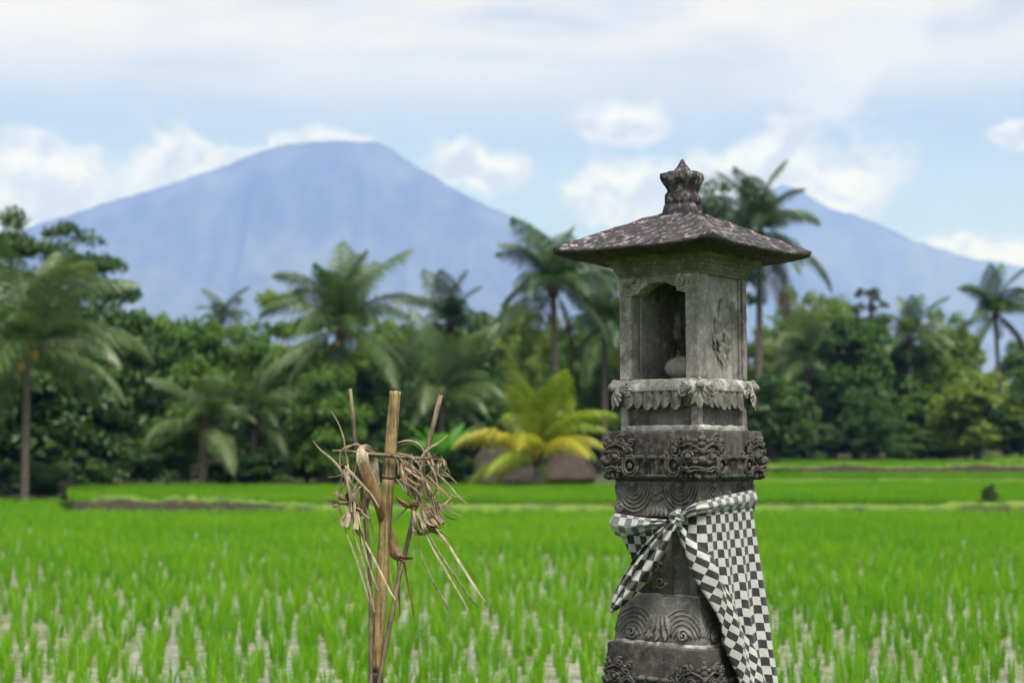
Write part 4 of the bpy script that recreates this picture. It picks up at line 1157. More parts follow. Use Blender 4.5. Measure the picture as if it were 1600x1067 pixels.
# --- air: blue haze that fades the mountains
def haze():
    mb = MB(); mb.box((-9300, -2700, -1.4), (9300, 11600, 1960))
    m = bpy.data.materials.new('haze'); m.use_nodes = True; nt = m.node_tree; nt.nodes.clear()
    v = N(nt, 'ShaderNodeVolumePrincipled')
    v.inputs['Color'].default_value = (.19, .315, 1.0, 1); v.inputs['Density'].default_value = HAZE_D
    v.inputs['Absorption Color'].default_value = (1, 1, 1, 1); v.inputs['Anisotropy'].default_value = 0.0
    o_ = N(nt, 'ShaderNodeOutputMaterial'); nt.links.new(v.outputs[0], o_.inputs['Volume'])
    ob = mb.build('haze', m, smooth=False); tag(ob, kind='stuff'); ob.display_type = 'WIRE'
    tag(ob, 'pale blue haze in the air before the mountains', 'haze')
HAZE_D = 1.62e-4
haze()
# ------------------------------------------------------------------ rice
MT['rice'] = leaf_mat('rice_blade', (.060, .225, .010), (.245, .470, .022), .5, .48, .2, patch=(.200, .400, .016))
MT['turf'] = leaf_mat('bund_grass', (.060, .17, .012), (.150, .26, .022), .6, .35, .2)
def tuft_mesh(name, seed, n=26, h=.30, spread=.10, w=.0024, mat='rice', curve=.5, foot=.022):
    R = random.Random(seed); vs = []; fs = []
    for i in range(n):
        a = R.uniform(0, 2 * pi); hh = h * R.uniform(.55, 1.1); sp = spread * R.uniform(.1, 1.25); r0 = foot * sqrt(R.random())
        bx, by = r0 * cos(a), r0 * sin(a); dx, dy = cos(a), sin(a); b2 = a + pi / 2 + R.uniform(-1.2, 1.2); sx_, sy_ = cos(b2), sin(b2)
        o = len(vs); k = R.uniform(.7, 1.3); ww = w * R.uniform(.8, 1.4)
        dr = R.random() ** 2 * curve
        for j, t in enumerate((0, .45, .8)):
            c = sp * (t ** 1.7) * k; z = hh * (t - dr * .25 * t ** 3)
            q = ww * (1.0, 1.15, .75)[j]
            vs += [(bx + dx * c + sx_ * q, by + dy * c + sy_ * q, z), (bx + dx * c - sx_ * q, by + dy * c - sy_ * q, z)]
        c = sp * k * (1 + dr * .6)
        vs.append((bx + dx * c, by + dy * c, hh * (1 - dr * .45)))
        fs += [(o, o + 1, o + 3, o + 2), (o + 2, o + 3, o + 5, o + 4), (o + 4, o + 5, o + 6)]
    me = bpy.data.meshes.new(name); me.from_pydata(vs, [], fs); me.materials.append(MT[mat]); me.update()
    return me
TUFTS = [tuft_mesh('rice_tuft', 20 + i, n=32, h=.27 + .02 * (i % 3), spread=.056 + .012 * (i % 2)) for i in range(5)]
def in_view(x, y, z, m=60):
    yc = y * cos(PITCH) + (z - CAMZ) * sin(PITCH); zc_ = -y * sin(PITCH) + (z - CAMZ) * cos(PITCH)
    px = 800 + FPX * x / yc; py = 533.5 - FPX * zc_ / yc
    return -m < px < 1600 + m and py < 1067 + m
R = random.Random(5)
pts = []
ang = radians(31); ca, sa = cos(ang), sin(ang); SPX, SPY = .26, .235
for i in range(-360, 360):
    for j in range(-190, 370):
        u, v = i * SPX, j * SPY
        x = u * ca + v * sa + R.gauss(0, .042); y = v * ca - u * sa + R.gauss(0, .042)
        if not (9.0 < y < 58): continue
        if not in_view(x, y, 0, 620): continue
        px = 800 + FPX * x / y
        if y > 42.6 and px > 100: continue
        if y > 53: continue
        # thin patches where water shows
        th = nz((x * .35, y * .22, 0), 1.0)
        if R.random() < (.10 + .5 * max(0, th)) * max(.25, min(1, (34 - y) / 14)): continue
        pts.append((x, y, .0, R.uniform(.8, 1.2) * (1 + .12 * nz((x, y, 3), .5)), R.uniform(0, 6.28), R.randrange(5)))
vis = sorted([p for p in pts if in_view(p[0], p[1], .12, -6)], key=lambda p: p[1])
near = set(id(p) for p in vis[:300])
for p in pts:
    if id(p) in near:
        o = link('rice_tuft', TUFTS[p[5]]); o.location = (p[0], p[1], -.01); o.rotation_euler = (0, 0, p[4]); o.scale = (p[3],) * 3
        tag(o, 'bright green rice seedling tuft in the nearest rows of the flooded field', 'rice plant', 'nearest rice seedlings')
rest = [p for p in pts if id(p) not in near]
# beds on the terraces: coarser planting, each point a wider tuft
def bed(zl, y0, y1, pxmin, sp, scl, edge):
    y = y0
    while y < y1:
        x = xw(pxmin, y); xe = xw(1890, y)
        while x < xe:
            px = 800 + FPX * x / y
            if y > interp(px, edge) + .45:
                rest.append((x + R.uniform(-.4, .4) * sp, y + R.uniform(-.4, .4) * sp, zl, scl * R.uniform(.8, 1.15), R.uniform(0, 6.28), R.randrange(5)))
            x += sp * R.uniform(.8, 1.2)
        y += sp
def edge_ok(e): return sorted(e)
bed(.30, 42.5, 63, 112, .24, 1.05, EDGE2)
bed(.30, 63, 71.2, 1030, .30, 1.1, EDGE2)
bed(.55, 71, 80.2, 1050, .30, 1.1, EDGE3)
bed(1.05, 80, 106, 1090, .36, 1.15, EDGE4)
bed(1.32, 89, 108, 1545, .36, 1.15, EDGE5)
def gn_scatter(name, P_, meshes, label, cat):
    src = bpy.data.collections.new(name + '_source')
    for me in meshes:
        so_ = bpy.data.objects.new(name + '_sample', me); src.objects.link(so_)
    me = bpy.data.meshes.new(name); me.from_pydata([p[:3] for p in P_], [], [])
    for nm, k in (('scl', 3), ('rot', 4)):
        at = me.attributes.new(nm, 'FLOAT', 'POINT'); at.data.foreach_set('value', [float(p[k]) for p in P_])
    at = me.attributes.new('pick', 'INT', 'POINT'); at.data.foreach_set('value', [int(p[5]) for p in P_])
    ob = link(name, me); tag(ob, label, cat, kind='stuff')
    ng = bpy.data.node_groups.new(name, 'GeometryNodeTree')
    ng.interface.new_socket('Geometry', in_out='INPUT', socket_type='NodeSocketGeometry'); ng.interface.new_socket('Geometry', in_out='OUTPUT', socket_type='NodeSocketGeometry')
    gi = ng.nodes.new('NodeGroupInput'); go = ng.nodes.new('NodeGroupOutput')
    ip = ng.nodes.new('GeometryNodeInstanceOnPoints'); ci = ng.nodes.new('GeometryNodeCollectionInfo')
    ci.inputs['Collection'].default_value = src; ci.inputs['Separate Children'].default_value = True; ci.inputs['Reset Children'].default_value = True
    def attr(nm, t):
        n = ng.nodes.new('GeometryNodeInputNamedAttribute'); n.data_type = t; n.inputs['Name'].default_value = nm; return n.outputs[0]
    cx = ng.nodes.new('ShaderNodeCombineXYZ'); ng.links.new(attr('rot', 'FLOAT'), cx.inputs[2])
    L = ng.links.new
    L(gi.outputs[0], ip.inputs['Points']); L(ci.outputs[0], ip.inputs['Instance']); ip.inputs['Pick Instance'].default_value = True
    L(attr('pick', 'INT'), ip.inputs['Instance Index']); L(attr('scl', 'FLOAT'), ip.inputs['Scale'])
    er = ng.nodes.new('FunctionNodeEulerToRotation'); L(cx.outputs[0], er.inputs[0]); L(er.outputs[0], ip.inputs['Rotation'])
    L(ip.outputs[0], go.inputs[0])
    md = ob.modifiers.new('scatter', 'NODES'); md.node_group = ng
    return ob
gn_scatter('rice_field', rest, TUFTS, 'bright green rice growing beyond the nearest rows', 'rice')
# grass along the bund tops and on the near bank
GT = [tuft_mesh('grass_tuft', 60 + i, n=22, h=.16, spread=.14, w=.005, mat='turf', curve=1.0, foot=.07) for i in range(3)]
gp = []
for x, y, z, k in BUND_TOPS:
    for q in range(0 if k < .04 else 4):
        gp.append((x + R.uniform(-.2, .2), y + R.uniform(-.14, .34), z - .03, R.uniform(.5, 1.05), R.uniform(0, 6.28), R.randrange(3)))
for q in range(2600):
    x, y = R.uniform(-5, 6), R.uniform(3.0, 7.3)
    if abs(x - SXC) < .36 and abs(y - SD) < .36: continue
    gp.append((x, y, GROUND_BANK * (1 if y < 6.9 else 1 - (y - 6.9) / 1.1), R.uniform(.5, 1.0), R.uniform(0, 6.28), R.randrange(3)))
gn_scatter('bund_grass', gp, GT, 'short yellow green grass on the bunds and the near bank', 'grass')
# ------------------------------------------------------------------ trees
MT['bark'] = plain_mat('bark', (.105, .090, .072), .95, .4, 6, .5, stretch=(1, 1, .3))
MT['palm_bark'] = plain_mat('palm_bark', (.115, .102, .088), .9, .35, 5, .5, stretch=(.5, .5, 3))
LEAF = {
 'dark': leaf_mat('leaf_dark', (.018, .056, .014), (.066, .140, .034), .45, .35, .3),
 'mid': leaf_mat('leaf_mid', (.034, .092, .016), (.105, .205, .036), .5, .40, .25),
 'light': leaf_mat('leaf_light', (.080, .150, .024), (.200, .300, .060), .5, .42, .25),
 'yellow': leaf_mat('leaf_yellow', (.085, .140, .022), (.215, .285, .060), .5, .42, .25),
 'vine': leaf_mat('leaf_vine', (.022, .072, .014), (.066, .150, .030), .5, .35, .25),
 'flower': leaf_mat('leaf_flowering', (.020, .058, .020), (.060, .120, .046), .45, .35, .3, (.55, .47, .45), .09),
}
def crown_np(seed, nb, per_b, leaf, shape='round', br=(.22, .36), flat=.65, low=-.75):
    """unit crown (radius ~1 in x, y; z -1..1): leaf quads on many small clumps"""
    r = np.random.default_rng(seed); cs = []; k = 0
    while len(cs) < nb:
        p = r.normal(size=3); p /= np.linalg.norm(p)
        p *= r.random() ** (.42 if shape != 'tier' else .5)
        if p[2] < low: continue
        if shape == 'tier': p[2] = np.round(p[2] * 3.0) / 3.0 + r.normal() * .04
        if shape == 'column': p[:2] *= .75 + .25 * abs(p[2])
        if shape == 'cone': p[:2] *= max(.15, .62 - .5 * p[2])
        cs.append(p * (1 - .15))
    cs = np.array(cs); rad = r.uniform(br[0], br[1], nb)
    n = nb * per_b; ci = np.repeat(np.arange(nb), per_b)
    d = r.normal(size=(n, 3)); d /= np.linalg.norm(d, axis=1)[:, None]
    d[:, 2] = np.where(d[:, 2] < -.3, -d[:, 2] * .5, d[:, 2])
    rr = rad[ci] * r.uniform(.45, 1.08, n) ** .6
    pos = cs[ci] + d * rr[:, None] * np.array([1, 1, flat])
    nrm = d * .7 + r.normal(size=(n, 3)) * .55 + np.array([0, 0, .55]); nrm /= np.linalg.norm(nrm, axis=1)[:, None]
    t = r.normal(size=(n, 3)); t -= (t * nrm).sum(1)[:, None] * nrm; t /= np.linalg.norm(t, axis=1)[:, None]
    t[:, 2] -= .35; t /= np.linalg.norm(t, axis=1)[:, None]
    bt = np.cross(nrm, t); L = (leaf * r.uniform(.6, 1.35, n))[:, None]
    v = np.stack([pos - t * L * .5, pos + bt * L * .30 + nrm * L * .08, pos + t * L * .6 - nrm * L * .12, pos - bt * L * .30 + nrm * L * .08], 1).reshape(-1, 3)
    return v, cs
def np_mesh(name, v, mat):
    n = len(v) // 4; me = bpy.data.meshes.new(name)
    me.vertices.add(len(v)); me.vertices.foreach_set('co', v.astype(np.float32).ravel())
    me.loops.add(len(v)); me.loops.foreach_set('vertex_index', np.arange(len(v), dtype=np.int32))
    me.polygons.add(n); me.polygons.foreach_set('loop_start', np.arange(0, len(v), 4, dtype=np.int32)); me.polygons.foreach_set('loop_total', np.full(n, 4, dtype=np.int32))
    me.materials.append(mat); me.update(calc_edges=True); me.validate()
    return me
CR = {}
def crown_var(kind, seed, mat):
    key = (kind, seed, mat)
    if key not in CR:
        a = dict(round=(84, 170, .088, 'round', (.20, .34), .65, -.8), tier=(95, 120, .072, 'tier', (.18, .32), .48, -.95), column=(90, 170, .085, 'column', (.18, .30), .6, -1.1),
                 open=(34, 90, .09, 'tier', (.14, .24), .5, -.8), bush=(50, 130, .115, 'round', (.24, .40), .7, -.5), cone=(80, 150, .085, 'cone', (.16, .28), .7, -1.0), fine=(110, 150, .062, 'round', (.14, .26), .75, -.85))[kind]
        v, cs = crown_np(seed * 7 + 1, *a)
        CR[key] = (np_mesh('crown', v, LEAF[mat]), cs)
    return CR[key]
def tree(name, px, D, top, hw, bot, kind, seed, mat, label, cat='tree', group=None, lean=0.0, depth=None):
    """crown spans rows top..bot (photo pixels at distance D), half width hw pixels"""
    s = D / FPX; x = xw(px, D); zt = P(px, top, D).z; zb = P(px, bot, D).z; g = gz(px, D) - .1
    zb = max(zb, g - .2); cz = (zt + zb) / 2; rz = (zt - zb) / 2; rx = hw * s
    t = empty(name, (x, D, g)); tag(t, label, cat, group)
    me, cs = crown_var(kind, seed, mat)
    cr = link('crown', me, t); cr.location = (lean, 0, cz - g); cr.scale = (rx, depth or rx, rz); cr.rotation_euler = (0, 0, 0)
    R_ = random.Random(seed * 31 + int(px)); mb = MB()
    H = zt - g; tr = .022 * H + .05
    mid = Vector((lean * .6 + R_.uniform(-.2, .2), R_.uniform(-.2, .2), max(.3, (zb - g) + rz * .5)))
    mb.tube([(0, 0, -.2), (R_.uniform(-.1, .1), 0, mid.z * .5), mid, (lean, 0, cz - g + rz * .55)], [tr * 1.25, tr, tr * .75, tr * .25], 8)
    dep = depth or rx
    for c in cs[::max(1, len(cs) // 9)]:
        e = Vector((lean + c[0] * rx * .9, c[1] * dep * .9, cz - g + c[2] * rz * .9))
        st_ = mid.lerp(Vector((lean, 0, cz - g + rz * .3)), R_.random() * .8)
        mb.tube([st_, st_.lerp(e, .5) + Vector((0, 0, -.06 * rz)), e], [tr * .45, tr * .28, tr * .10], 5, cap=False)
    mb.build('trunk', MT['bark'], t)
    return t

# --- palms
def frond_mesh(name, L, elev, bend, seed, mat, nl=58, ll=.32, droop=.9, w=.0165, side=0.0):
    """feather leaf in the XZ plane starting at the origin; L metres; leaflets hang off both sides"""
    R_ = random.Random(seed); vs = []; fs = []; n = 18; P_ = []; a = elev; p = Vector((0, 0, 0)); tw = R_.uniform(-.5, .5)
    for i in range(n + 1):
        P_.append((p.copy(), a)); a -= bend / n * (.5 + 1.0 * i / n); p = p + Vector((cos(a), side * (i / n) ** 1.5, sin(a))) * (L / n)
    mb = MB(); mb.tube([q for q, _ in P_], [max(.006, .035 * (1 - i / n) ** .8) * L / 3.5 for i in range(n + 1)], 5)
    for i in range(nl):
        f = .12 + .88 * i / (nl - 1); t = f * n; k = min(n - 1, int(t)); q = P_[k][0].lerp(P_[k + 1][0], t - k); an = P_[k][1]
        tang = Vector((cos(an), 0, sin(an))); up = Vector((-sin(an), 0, cos(an)))
        ln = L * ll * (sin(pi * min(1, (f * .80 + .18))) ** .8) * R_.uniform(.85, 1.1)
        for s in (-1, 1):
            rel = .65 + .35 * f
            d = (Vector((0, s, 0)) * cos(rel * .6) + tang * (.45 + .5 * f) + up * (.25 - .25 * f) + Vector((0, 0, tw * s * .3))).normalized()
            g = Vector((0, 0, -1)); d1 = (d + g * droop * R_.uniform(.25, .55)).normalized(); d2 = (d + g * droop * R_.uniform(.9, 1.6)).normalized()
            a0 = q; a1 = a0 + d1 * ln * .5; a2 = a1 + d2 * ln * .5
            wd = tang * (w * L / 3.5 * 1.6)
            o = len(mb.v); mb.v += [tuple(a0 - wd * .6), tuple(a0 + wd * .6), tuple(a1 + wd), tuple(a1 - wd), tuple(a2)]
            mb.f += [(o, o + 1, o + 2, o + 3), (o + 3, o + 2, o + 4)]
    me = mb.mesh(name, mat, smooth=False)
    return me
PALM_M = {
 'green': leaf_mat('palm_leaf', (.034, .078, .022), (.100, .170, .050), .40, .32, .45),
 'dark': leaf_mat('palm_leaf_dark', (.018, .048, .018), (.055, .105, .038), .42, .30, .45),
 'pale': leaf_mat('palm_leaf_pale', (.080, .130, .055), (.200, .250, .125), .40, .34, .5),
 'yellow': leaf_mat('palm_leaf_yellow', (.140, .230, .016), (.360, .400, .036), .42, .42, .4),
 'gold': leaf_mat('palm_leaf_gold', (.320, .300, .024), (.480, .420, .050), .45, .42, .4),
 'brown': leaf_mat('palm_leaf_dead', (.055, .042, .026), (.115, .085, .045), .7, .2, .2),
}
FR = {}
def frond(L, kind, seed, mat):
    key = (kind, seed, mat)
    if key not in FR:
        e, b, dr = dict(up=(radians(84), 1.0, .8), high=(radians(64), 1.55, 1.0), mid=(radians(42), 1.8, 1.2), out=(radians(18), 1.6, 1.3), low=(radians(-12), 1.25, 1.2), hang=(radians(-46), .8, .8))[kind]
        FR[key] = frond_mesh('frond', 3.5, e, b, seed, PALM_M[mat], droop=dr)
    return FR[key]
def palm(px, D, cpy, bpy_, Lpx, label, mat='green', n=22, seed=1, trunk_dx=0.0, kinds=None, dead=1, nuts=0, tr=.15, lift=1.0, mats=None, group=None):
    R_ = random.Random(seed); s = D / FPX; L = Lpx * s * 1.18
    g = P(px, bpy_, D).z; cz = P(px, cpy, D).z; x = xw(px, D)
    t = empty('coconut_palm', (x, D, g)); tag(t, label, 'palm tree', group)
    H = cz - g; mb = MB(); bx = trunk_dx * s
    m = 14; pts = [(bx * (1 - i / m) ** 1.6, 0, -.3 + (H + .3) * i / m) for i in range(m + 1)]
    mb.tube(pts, [tr * (1.25 if i == 0 else 1.0 - .25 * i / m) * (1 + .05 * (i % 2)) for i in range(m + 1)], 9)
    mb.build('trunk', MT['palm_bark'], t)
    mb = MB(); mb.ell((0, 0, H), (tr * 1.5, tr * 1.5, tr * 2.6), 10, 8, fn=lambda q: 1 + .25 * nz(q, 3)); mb.build('crownshaft', PALM_M['brown'], t)
    ks = kinds or ['up', 'up', 'high', 'high', 'high', 'mid', 'mid', 'mid', 'mid', 'out', 'out', 'out', 'low', 'low', 'hang']
    for i in range(n):
        k = ks[i % len(ks)]; az = i * 2.399 + R_.uniform(-.3, .3)
        mm = 'brown' if i >= n - dead else (R_.choice(mats) if mats else mat)
        if mm == 'gold' and k in ('up', 'high'): mm = 'yellow'
        o = link('frond', frond(L, k if mm != 'brown' else 'hang', R_.randrange(2), mm), t)
        o.location = (0, 0, H + .02 * L); sc = L / 3.5 * R_.uniform(.70, 1.15); o.scale = (sc, sc, sc * lift); o.rotation_euler = (R_.uniform(-.25, .25), R_.uniform(-.28, .28), az + R_.uniform(-.4, .4))
    for i in range(nuts):
        a = i * 2.1; mb2 = NUT
        o = link('coconut', mb2, t); o.location = (cos(a) * tr * 1.9, sin(a) * tr * 1.9, H - .15 - .18 * (i % 3)); o.scale = (1, 1, 1.2)
    return t
MT['nut'] = plain_mat('coconut_husk', (.42, .27, .04), .6, .3, 6, .1)
nb = MB(); nb.ell((0, 0, 0), (.12, .12, .15), 10, 7); NUT = nb.mesh('coconut', MT['nut'])

palm(40, 52, 548, 792, 178, 'coconut palm with yellow coconuts and slim grey trunk at the far left', 'green', 26, 3, nuts=9, tr=.14, mats=['green', 'green', 'pale'])
palm(532, 66, 520, 766, 142, 'coconut palm with upright fronds behind the bamboo offering stand', 'dark', 26, 5, kinds=['up', 'up', 'high', 'up', 'high', 'mid', 'mid', 'out', 'low', 'low', 'hang', 'low'], mats=['dark', 'green', 'green'], dead=1, lift=1.0, nuts=4, tr=.17)
palm(865, 76, 452, 750, 122, 'tall coconut palm between the large mountain and the shrine roof', 'dark', 22, 8, mats=['dark', 'green'], tr=.20, dead=1, trunk_dx=14)
palm(1190, 88, 368, 724, 118, 'tallest coconut palm, rising right behind the shrine roof', 'dark', 24, 11, kinds=['up', 'up', 'high', 'high', 'mid', 'mid', 'out', 'out', 'low', 'hang', 'low'], mats=['dark', 'green'], tr=.22, dead=1, trunk_dx=-7)
palm(1560, 100, 492, 715, 76, 'coconut palm with leaning thin trunk at the right edge of the trees', 'dark', 22, 13, mats=['dark', 'green'], tr=.16, trunk_dx=14, dead=1)
palm(345, 112, 497, 700, 50, 'small distant palm top above the trees, under the slope of the large mountain', 'dark', 16, 17, tr=.15)
palm(838, 60, 716, 757, 122, 'young yellow green palm fanning out low in front of the brown roofs', 'yellow', 22, 19, kinds=['up', 'high', 'up', 'high', 'mid', 'mid', 'high', 'out', 'mid', 'out'], mats=['yellow', 'gold'], dead=0, tr=.14)
palm(318, 63, 668, 765, 108, 'low palm with pale drooping fronds at the foot of the trees', 'pale', 22, 23, mats=['pale', 'green'], tr=.2, dead=1)
palm(396, 64, 655, 765, 92, 'low pale palm just left of the palm behind the bamboo stand', 'pale', 20, 27, mats=['pale', 'green', 'green'], tr=.18, dead=1)
palm(702, 86, 508, 740, 82, 'dark palm crown over the trees right of the bamboo stand', 'dark', 20, 29, tr=.17)
palm(690, 70, 618, 762, 112, 'arching green palm between the bamboo stand and the yellow palm', 'green', 20, 31, mats=['green', 'pale'], tr=.17)
palm(945, 80, 505, 745, 104, 'drooping palm touching the left side of the shrine', 'green', 22, 37, mats=['green', 'pale'], tr=.17)
palm(1425, 114, 530, 714, 72, 'feathery palm half hidden right of the vine covered tree', 'green', 20, 41, mats=['green', 'pale'], tr=.16)
palm(1262, 112, 560, 714, 88, 'pale palm with hanging fronds just right of the shrine', 'pale', 20, 43, mats=['pale', 'green'], tr=.17, dead=1)
palm(1490, 122, 560, 712, 60, 'faint palm crown between the feathery palm and the right edge palm', 'green', 18, 47, tr=.16)

T_ = [
 # name, px, D, top, hw, bot, kind, seed, mat, label
 ('tall_tree', 12, 68, 322, 78, 640, 'tier', 1, 'dark', 'tall dark tree with tiered boughs at the upper left corner of the trees'),
 ('tall_tree', 118, 72, 352, 82, 640, 'tier', 2, 'dark', 'tall tiered tree whose boughs reach over the left mountain slope'),
 ('broadleaf_tree', 165, 66, 470, 88, 770, 'round', 3, 'dark', 'dense dark tree right of the leftmost coconut palm'),
 ('broadleaf_tree', 70, 62, 545, 105, 780, 'round', 4, 'dark', 'dark spreading tree directly behind the leftmost palm trunk'),
 ('broadleaf_tree', -30, 60, 520, 90, 785, 'round', 3, 'dark', 'dark tree cut off by the left picture edge'),
 ('broadleaf_tree', 232, 92, 505, 62, 735, 'fine', 5, 'light', 'light green tree with rounded top right of the dark left trees'),
 ('broadleaf_tree', 292, 74, 515, 70, 755, 'round', 6, 'mid', 'mid green tree above the low pale palm'),
 ('broadleaf_tree', 372, 82, 528, 72, 750, 'fine', 7, 'mid', 'fine leaved tree below the small distant palm top'),
 ('broadleaf_tree', 440, 96, 488, 70, 735, 'tier', 8, 'light', 'light layered tree left of the palm behind the bamboo stand'),
 ('broadleaf_tree', 478, 76, 560, 62, 762, 'round', 6, 'mid', 'dark tree filling under the fronds left of the bamboo stand'),
 ('broadleaf_tree', 606, 94, 508, 64, 735, 'fine', 9, 'mid', 'tree with a flat top just above the bamboo pole'),
 ('broadleaf_tree', 645, 78, 560, 66, 760, 'round', 4, 'dark', 'dark tree directly right of the bamboo stand tips'),
 ('tall_tree', 748, 82, 478, 58, 750, 'cone', 10, 'dark', 'very dark pointed tree behind the yellow palm'),
 ('broadleaf_tree', 800, 108, 488, 56, 730, 'fine', 5, 'yellow', 'sunny yellow green tree between the dark pointed tree and the tall palm'),
 ('broadleaf_tree', 905, 90, 545, 64, 745, 'round', 11, 'mid', 'mid green tree beneath the tall palm left of the shrine'),
 ('broadleaf_tree', 770, 72, 600, 58, 760, 'round', 3, 'dark', 'dark low tree just behind the yellow palm fronds'),
 ('broadleaf_tree', 560, 70, 600, 60, 765, 'round', 11, 'dark', 'dark undertree behind the bamboo pole'),
 ('broadleaf_tree', 960, 84, 560, 60, 750, 'fine', 7, 'mid', 'leafy tree hugging the left edge of the shrine body'),
 ('flowering_tree', 1092, 92, 283, 92, 560, 'tier', 12, 'flower', 'tall tree with pale blossoms peeking out behind the shrine finial'),
 ('broadleaf_tree', 1242, 120, 470, 66, 715, 'fine', 13, 'yellow', 'pale yellow green tree directly right of the shrine, under the tallest palm'),
 ('broadleaf_tree', 1300, 116, 478, 60, 715, 'fine', 5, 'light', 'light leafy tree left of the vine covered tree'),
 ('vine_tree', 1338, 106, 478, 62, 715, 'column', 14, 'vine', 'vine covered tree like a green column on the right'),
 ('topiary_bush', 1356, 102, 605, 42, 722, 'fine', 15, 'vine', 'smooth rounded bush at the foot of the vine covered tree'),
 ('slender_tree', 1364, 124, 428, 30, 560, 'open', 16, 'dark', 'thin sparse tree top sticking out above the vine covered tree'),
 ('broadleaf_tree', 1412, 116, 555, 62, 715, 'round', 6, 'mid', 'mid green tree right of the rounded bush'),
 ('broadleaf_tree', 1472, 118, 505, 62, 715, 'fine', 13, 'light', 'light green tree below the ridge of the right mountain'),
 ('broadleaf_tree', 1528, 98, 600, 62, 715, 'round', 17, 'yellow', 'bright yellow green bushy tree left of the leaning palm trunk'),
 ('broadleaf_tree', 1596, 98, 640, 66, 715, 'round', 4, 'dark', 'dark tree at the right picture edge behind the leaning palm'),
 ('broadleaf_tree', 1440, 108, 640, 58, 716, 'round', 11, 'mid', 'low dark green tree between the rounded bush and the yellow green tree'),
 ('broadleaf_tree', 1665, 112, 520, 70, 715, 'round', 3, 'mid', 'tree cut off by the right picture edge'),
 ('broadleaf_tree', 515, 62.5, 590, 52, 768, 'round', 6, 'mid', 'leafy tree around the trunk of the palm behind the bamboo stand'),
 ('broadleaf_tree', 585, 88, 512, 60, 740, 'fine', 13, 'light', 'light green tree top right behind the tip of the bamboo pole'),
 ('broadleaf_tree', 340, 90, 510, 62, 740, 'fine', 9, 'light', 'light tree directly under the small distant palm top'),
 ('broadleaf_tree', 690, 92, 520, 62, 740, 'fine', 5, 'mid', 'tree wrapped round the dark palm right of the bamboo stand'),
 ('broadleaf_tree', 842, 96, 505, 58, 740, 'fine', 13, 'yellow', 'sunlit tree behind the trunk of the tall palm left of the shrine'),
 ('broadleaf_tree', 940, 98, 485, 56, 740, 'fine', 9, 'mid', 'tree rising behind the drooping palm at the left side of the shrine'),
 ('broadleaf_tree', 1208, 85, 610, 60, 720, 'round', 4, 'dark', 'dark tree hugging the right edge of the shrine'),
]
for i, px in enumerate((1015, 1062, 1110, 1150)):
    T_.append(('broadleaf_tree', px, (80, 92, 98, 94)[i], 545 + 22 * (i % 3), 56, 745, ('round', 'fine')[i % 2], (3, 5, 6, 9)[i], ('mid', 'dark', 'mid', 'light')[i],
               ('tree behind the left half of the shrine body', 'dark tree behind the middle of the shrine', 'tree behind the right half of the shrine body', 'light tree behind the right shrine eave')[i]))
for i, px in enumerate((-130, -230, -330, 1770, 1870, 1970)):
    T_.append(('broadleaf_tree', px, 64 if px < 0 else 112, 500 + 40 * (i % 3), 84, 775 if px < 0 else 715, 'round', (3, 4, 6)[i % 3], ('dark', 'mid')[i % 2],
               ('tree just beyond the left picture edge', 'second tree beyond the left picture edge', 'third tree beyond the left picture edge', 'tree just beyond the right picture edge', 'second tree beyond the right picture edge', 'third tree beyond the right picture edge')[i]))
for a in T_:
    a = list(a); a[4] *= 1.25; a[5] += 25; a[3] -= 32 if a[0] == 'broadleaf_tree' else 4; tree(*a)
# loose back row that closes the gaps
for i, px in enumerate(range(-260, 2000, 98)):
    tree('background_tree', px + random.Random(i).uniform(-20, 20), 134 + (i * 7) % 14, 492 + (i * 37) % 45, 92, 735, ('round', 'fine')[i % 2], (3, 5, 6, 7)[i % 4], ('mid', 'light', 'yellow', 'mid')[i % 4],
         'hazy tree of the back row seen through gaps between nearer trees', group='back row of trees')
# undergrowth at the edge of the field
BL = ['dark bush cut by the left picture edge beside the leftmost palm', 'dark bush at the foot of the leftmost palm trunk', 'dark bush just right of the leftmost palm trunk, above the bund end', 'shaded bush above the left part of the brown bund',
      'shaded bush left of the low palm with pale fronds', 'greener bush leaning against the low palm with pale fronds', 'low dark bush between the two low pale palms', 'dark bush right of the second low pale palm',
      'shaded bush left of the palm trunk behind the bamboo stand', 'dark bush at the foot of the palm behind the bamboo stand', 'dark bush behind the top of the bamboo pole', 'greener bush right of the thin right bamboo stake', 'fresh green bush left of the brown hut roofs']
for i, (px, D, top, hw, mat) in enumerate([(-20, 57, 700, 60, 'dark'), (62, 56, 712, 50, 'dark'), (118, 60, 690, 52, 'dark'), (176, 62, 668, 56, 'dark'), (236, 63, 680, 52, 'dark'), (262, 64, 640, 50, 'mid'), (356, 64, 715, 48, 'dark'), (430, 63.5, 690, 52, 'dark'), (482, 64, 672, 48, 'dark'),
        (540, 64, 700, 52, 'dark'), (596, 63.5, 682, 48, 'dark'), (652, 64, 690, 50, 'mid'), (706, 64, 700, 42, 'vine')]):
    tree('bush', px, D, top, hw, 800, 'bush', 18 + i % 4, mat, BL[i], 'bush', 'bushes along the field edge on the left')
BR_ = ['dark bush beside the banana plant right of the shrine', 'dark bush left of the rounded bush', 'green bush right of the rounded bush', 'dark bush right of the rounded bush, below the light green tree', 'green bush below the bright yellow green tree', 'dark bush at the foot of the leaning palm trunk', 'dark bush cut by the right picture edge']
for i, (px, D, top, hw, mat) in enumerate([(1246, 104, 668, 46, 'dark'), (1296, 105, 655, 46, 'dark'), (1402, 105, 672, 40, 'mid'), (1468, 106, 668, 44, 'dark'), (1508, 105, 680, 40, 'mid'), (1572, 106, 655, 46, 'dark'), (1630, 106, 660, 46, 'dark')]):
    tree('bush', px, D, top, hw, 760, 'bush', 18 + i % 4, mat, BR_[i], 'bush', 'bushes along the far field edge on the right')
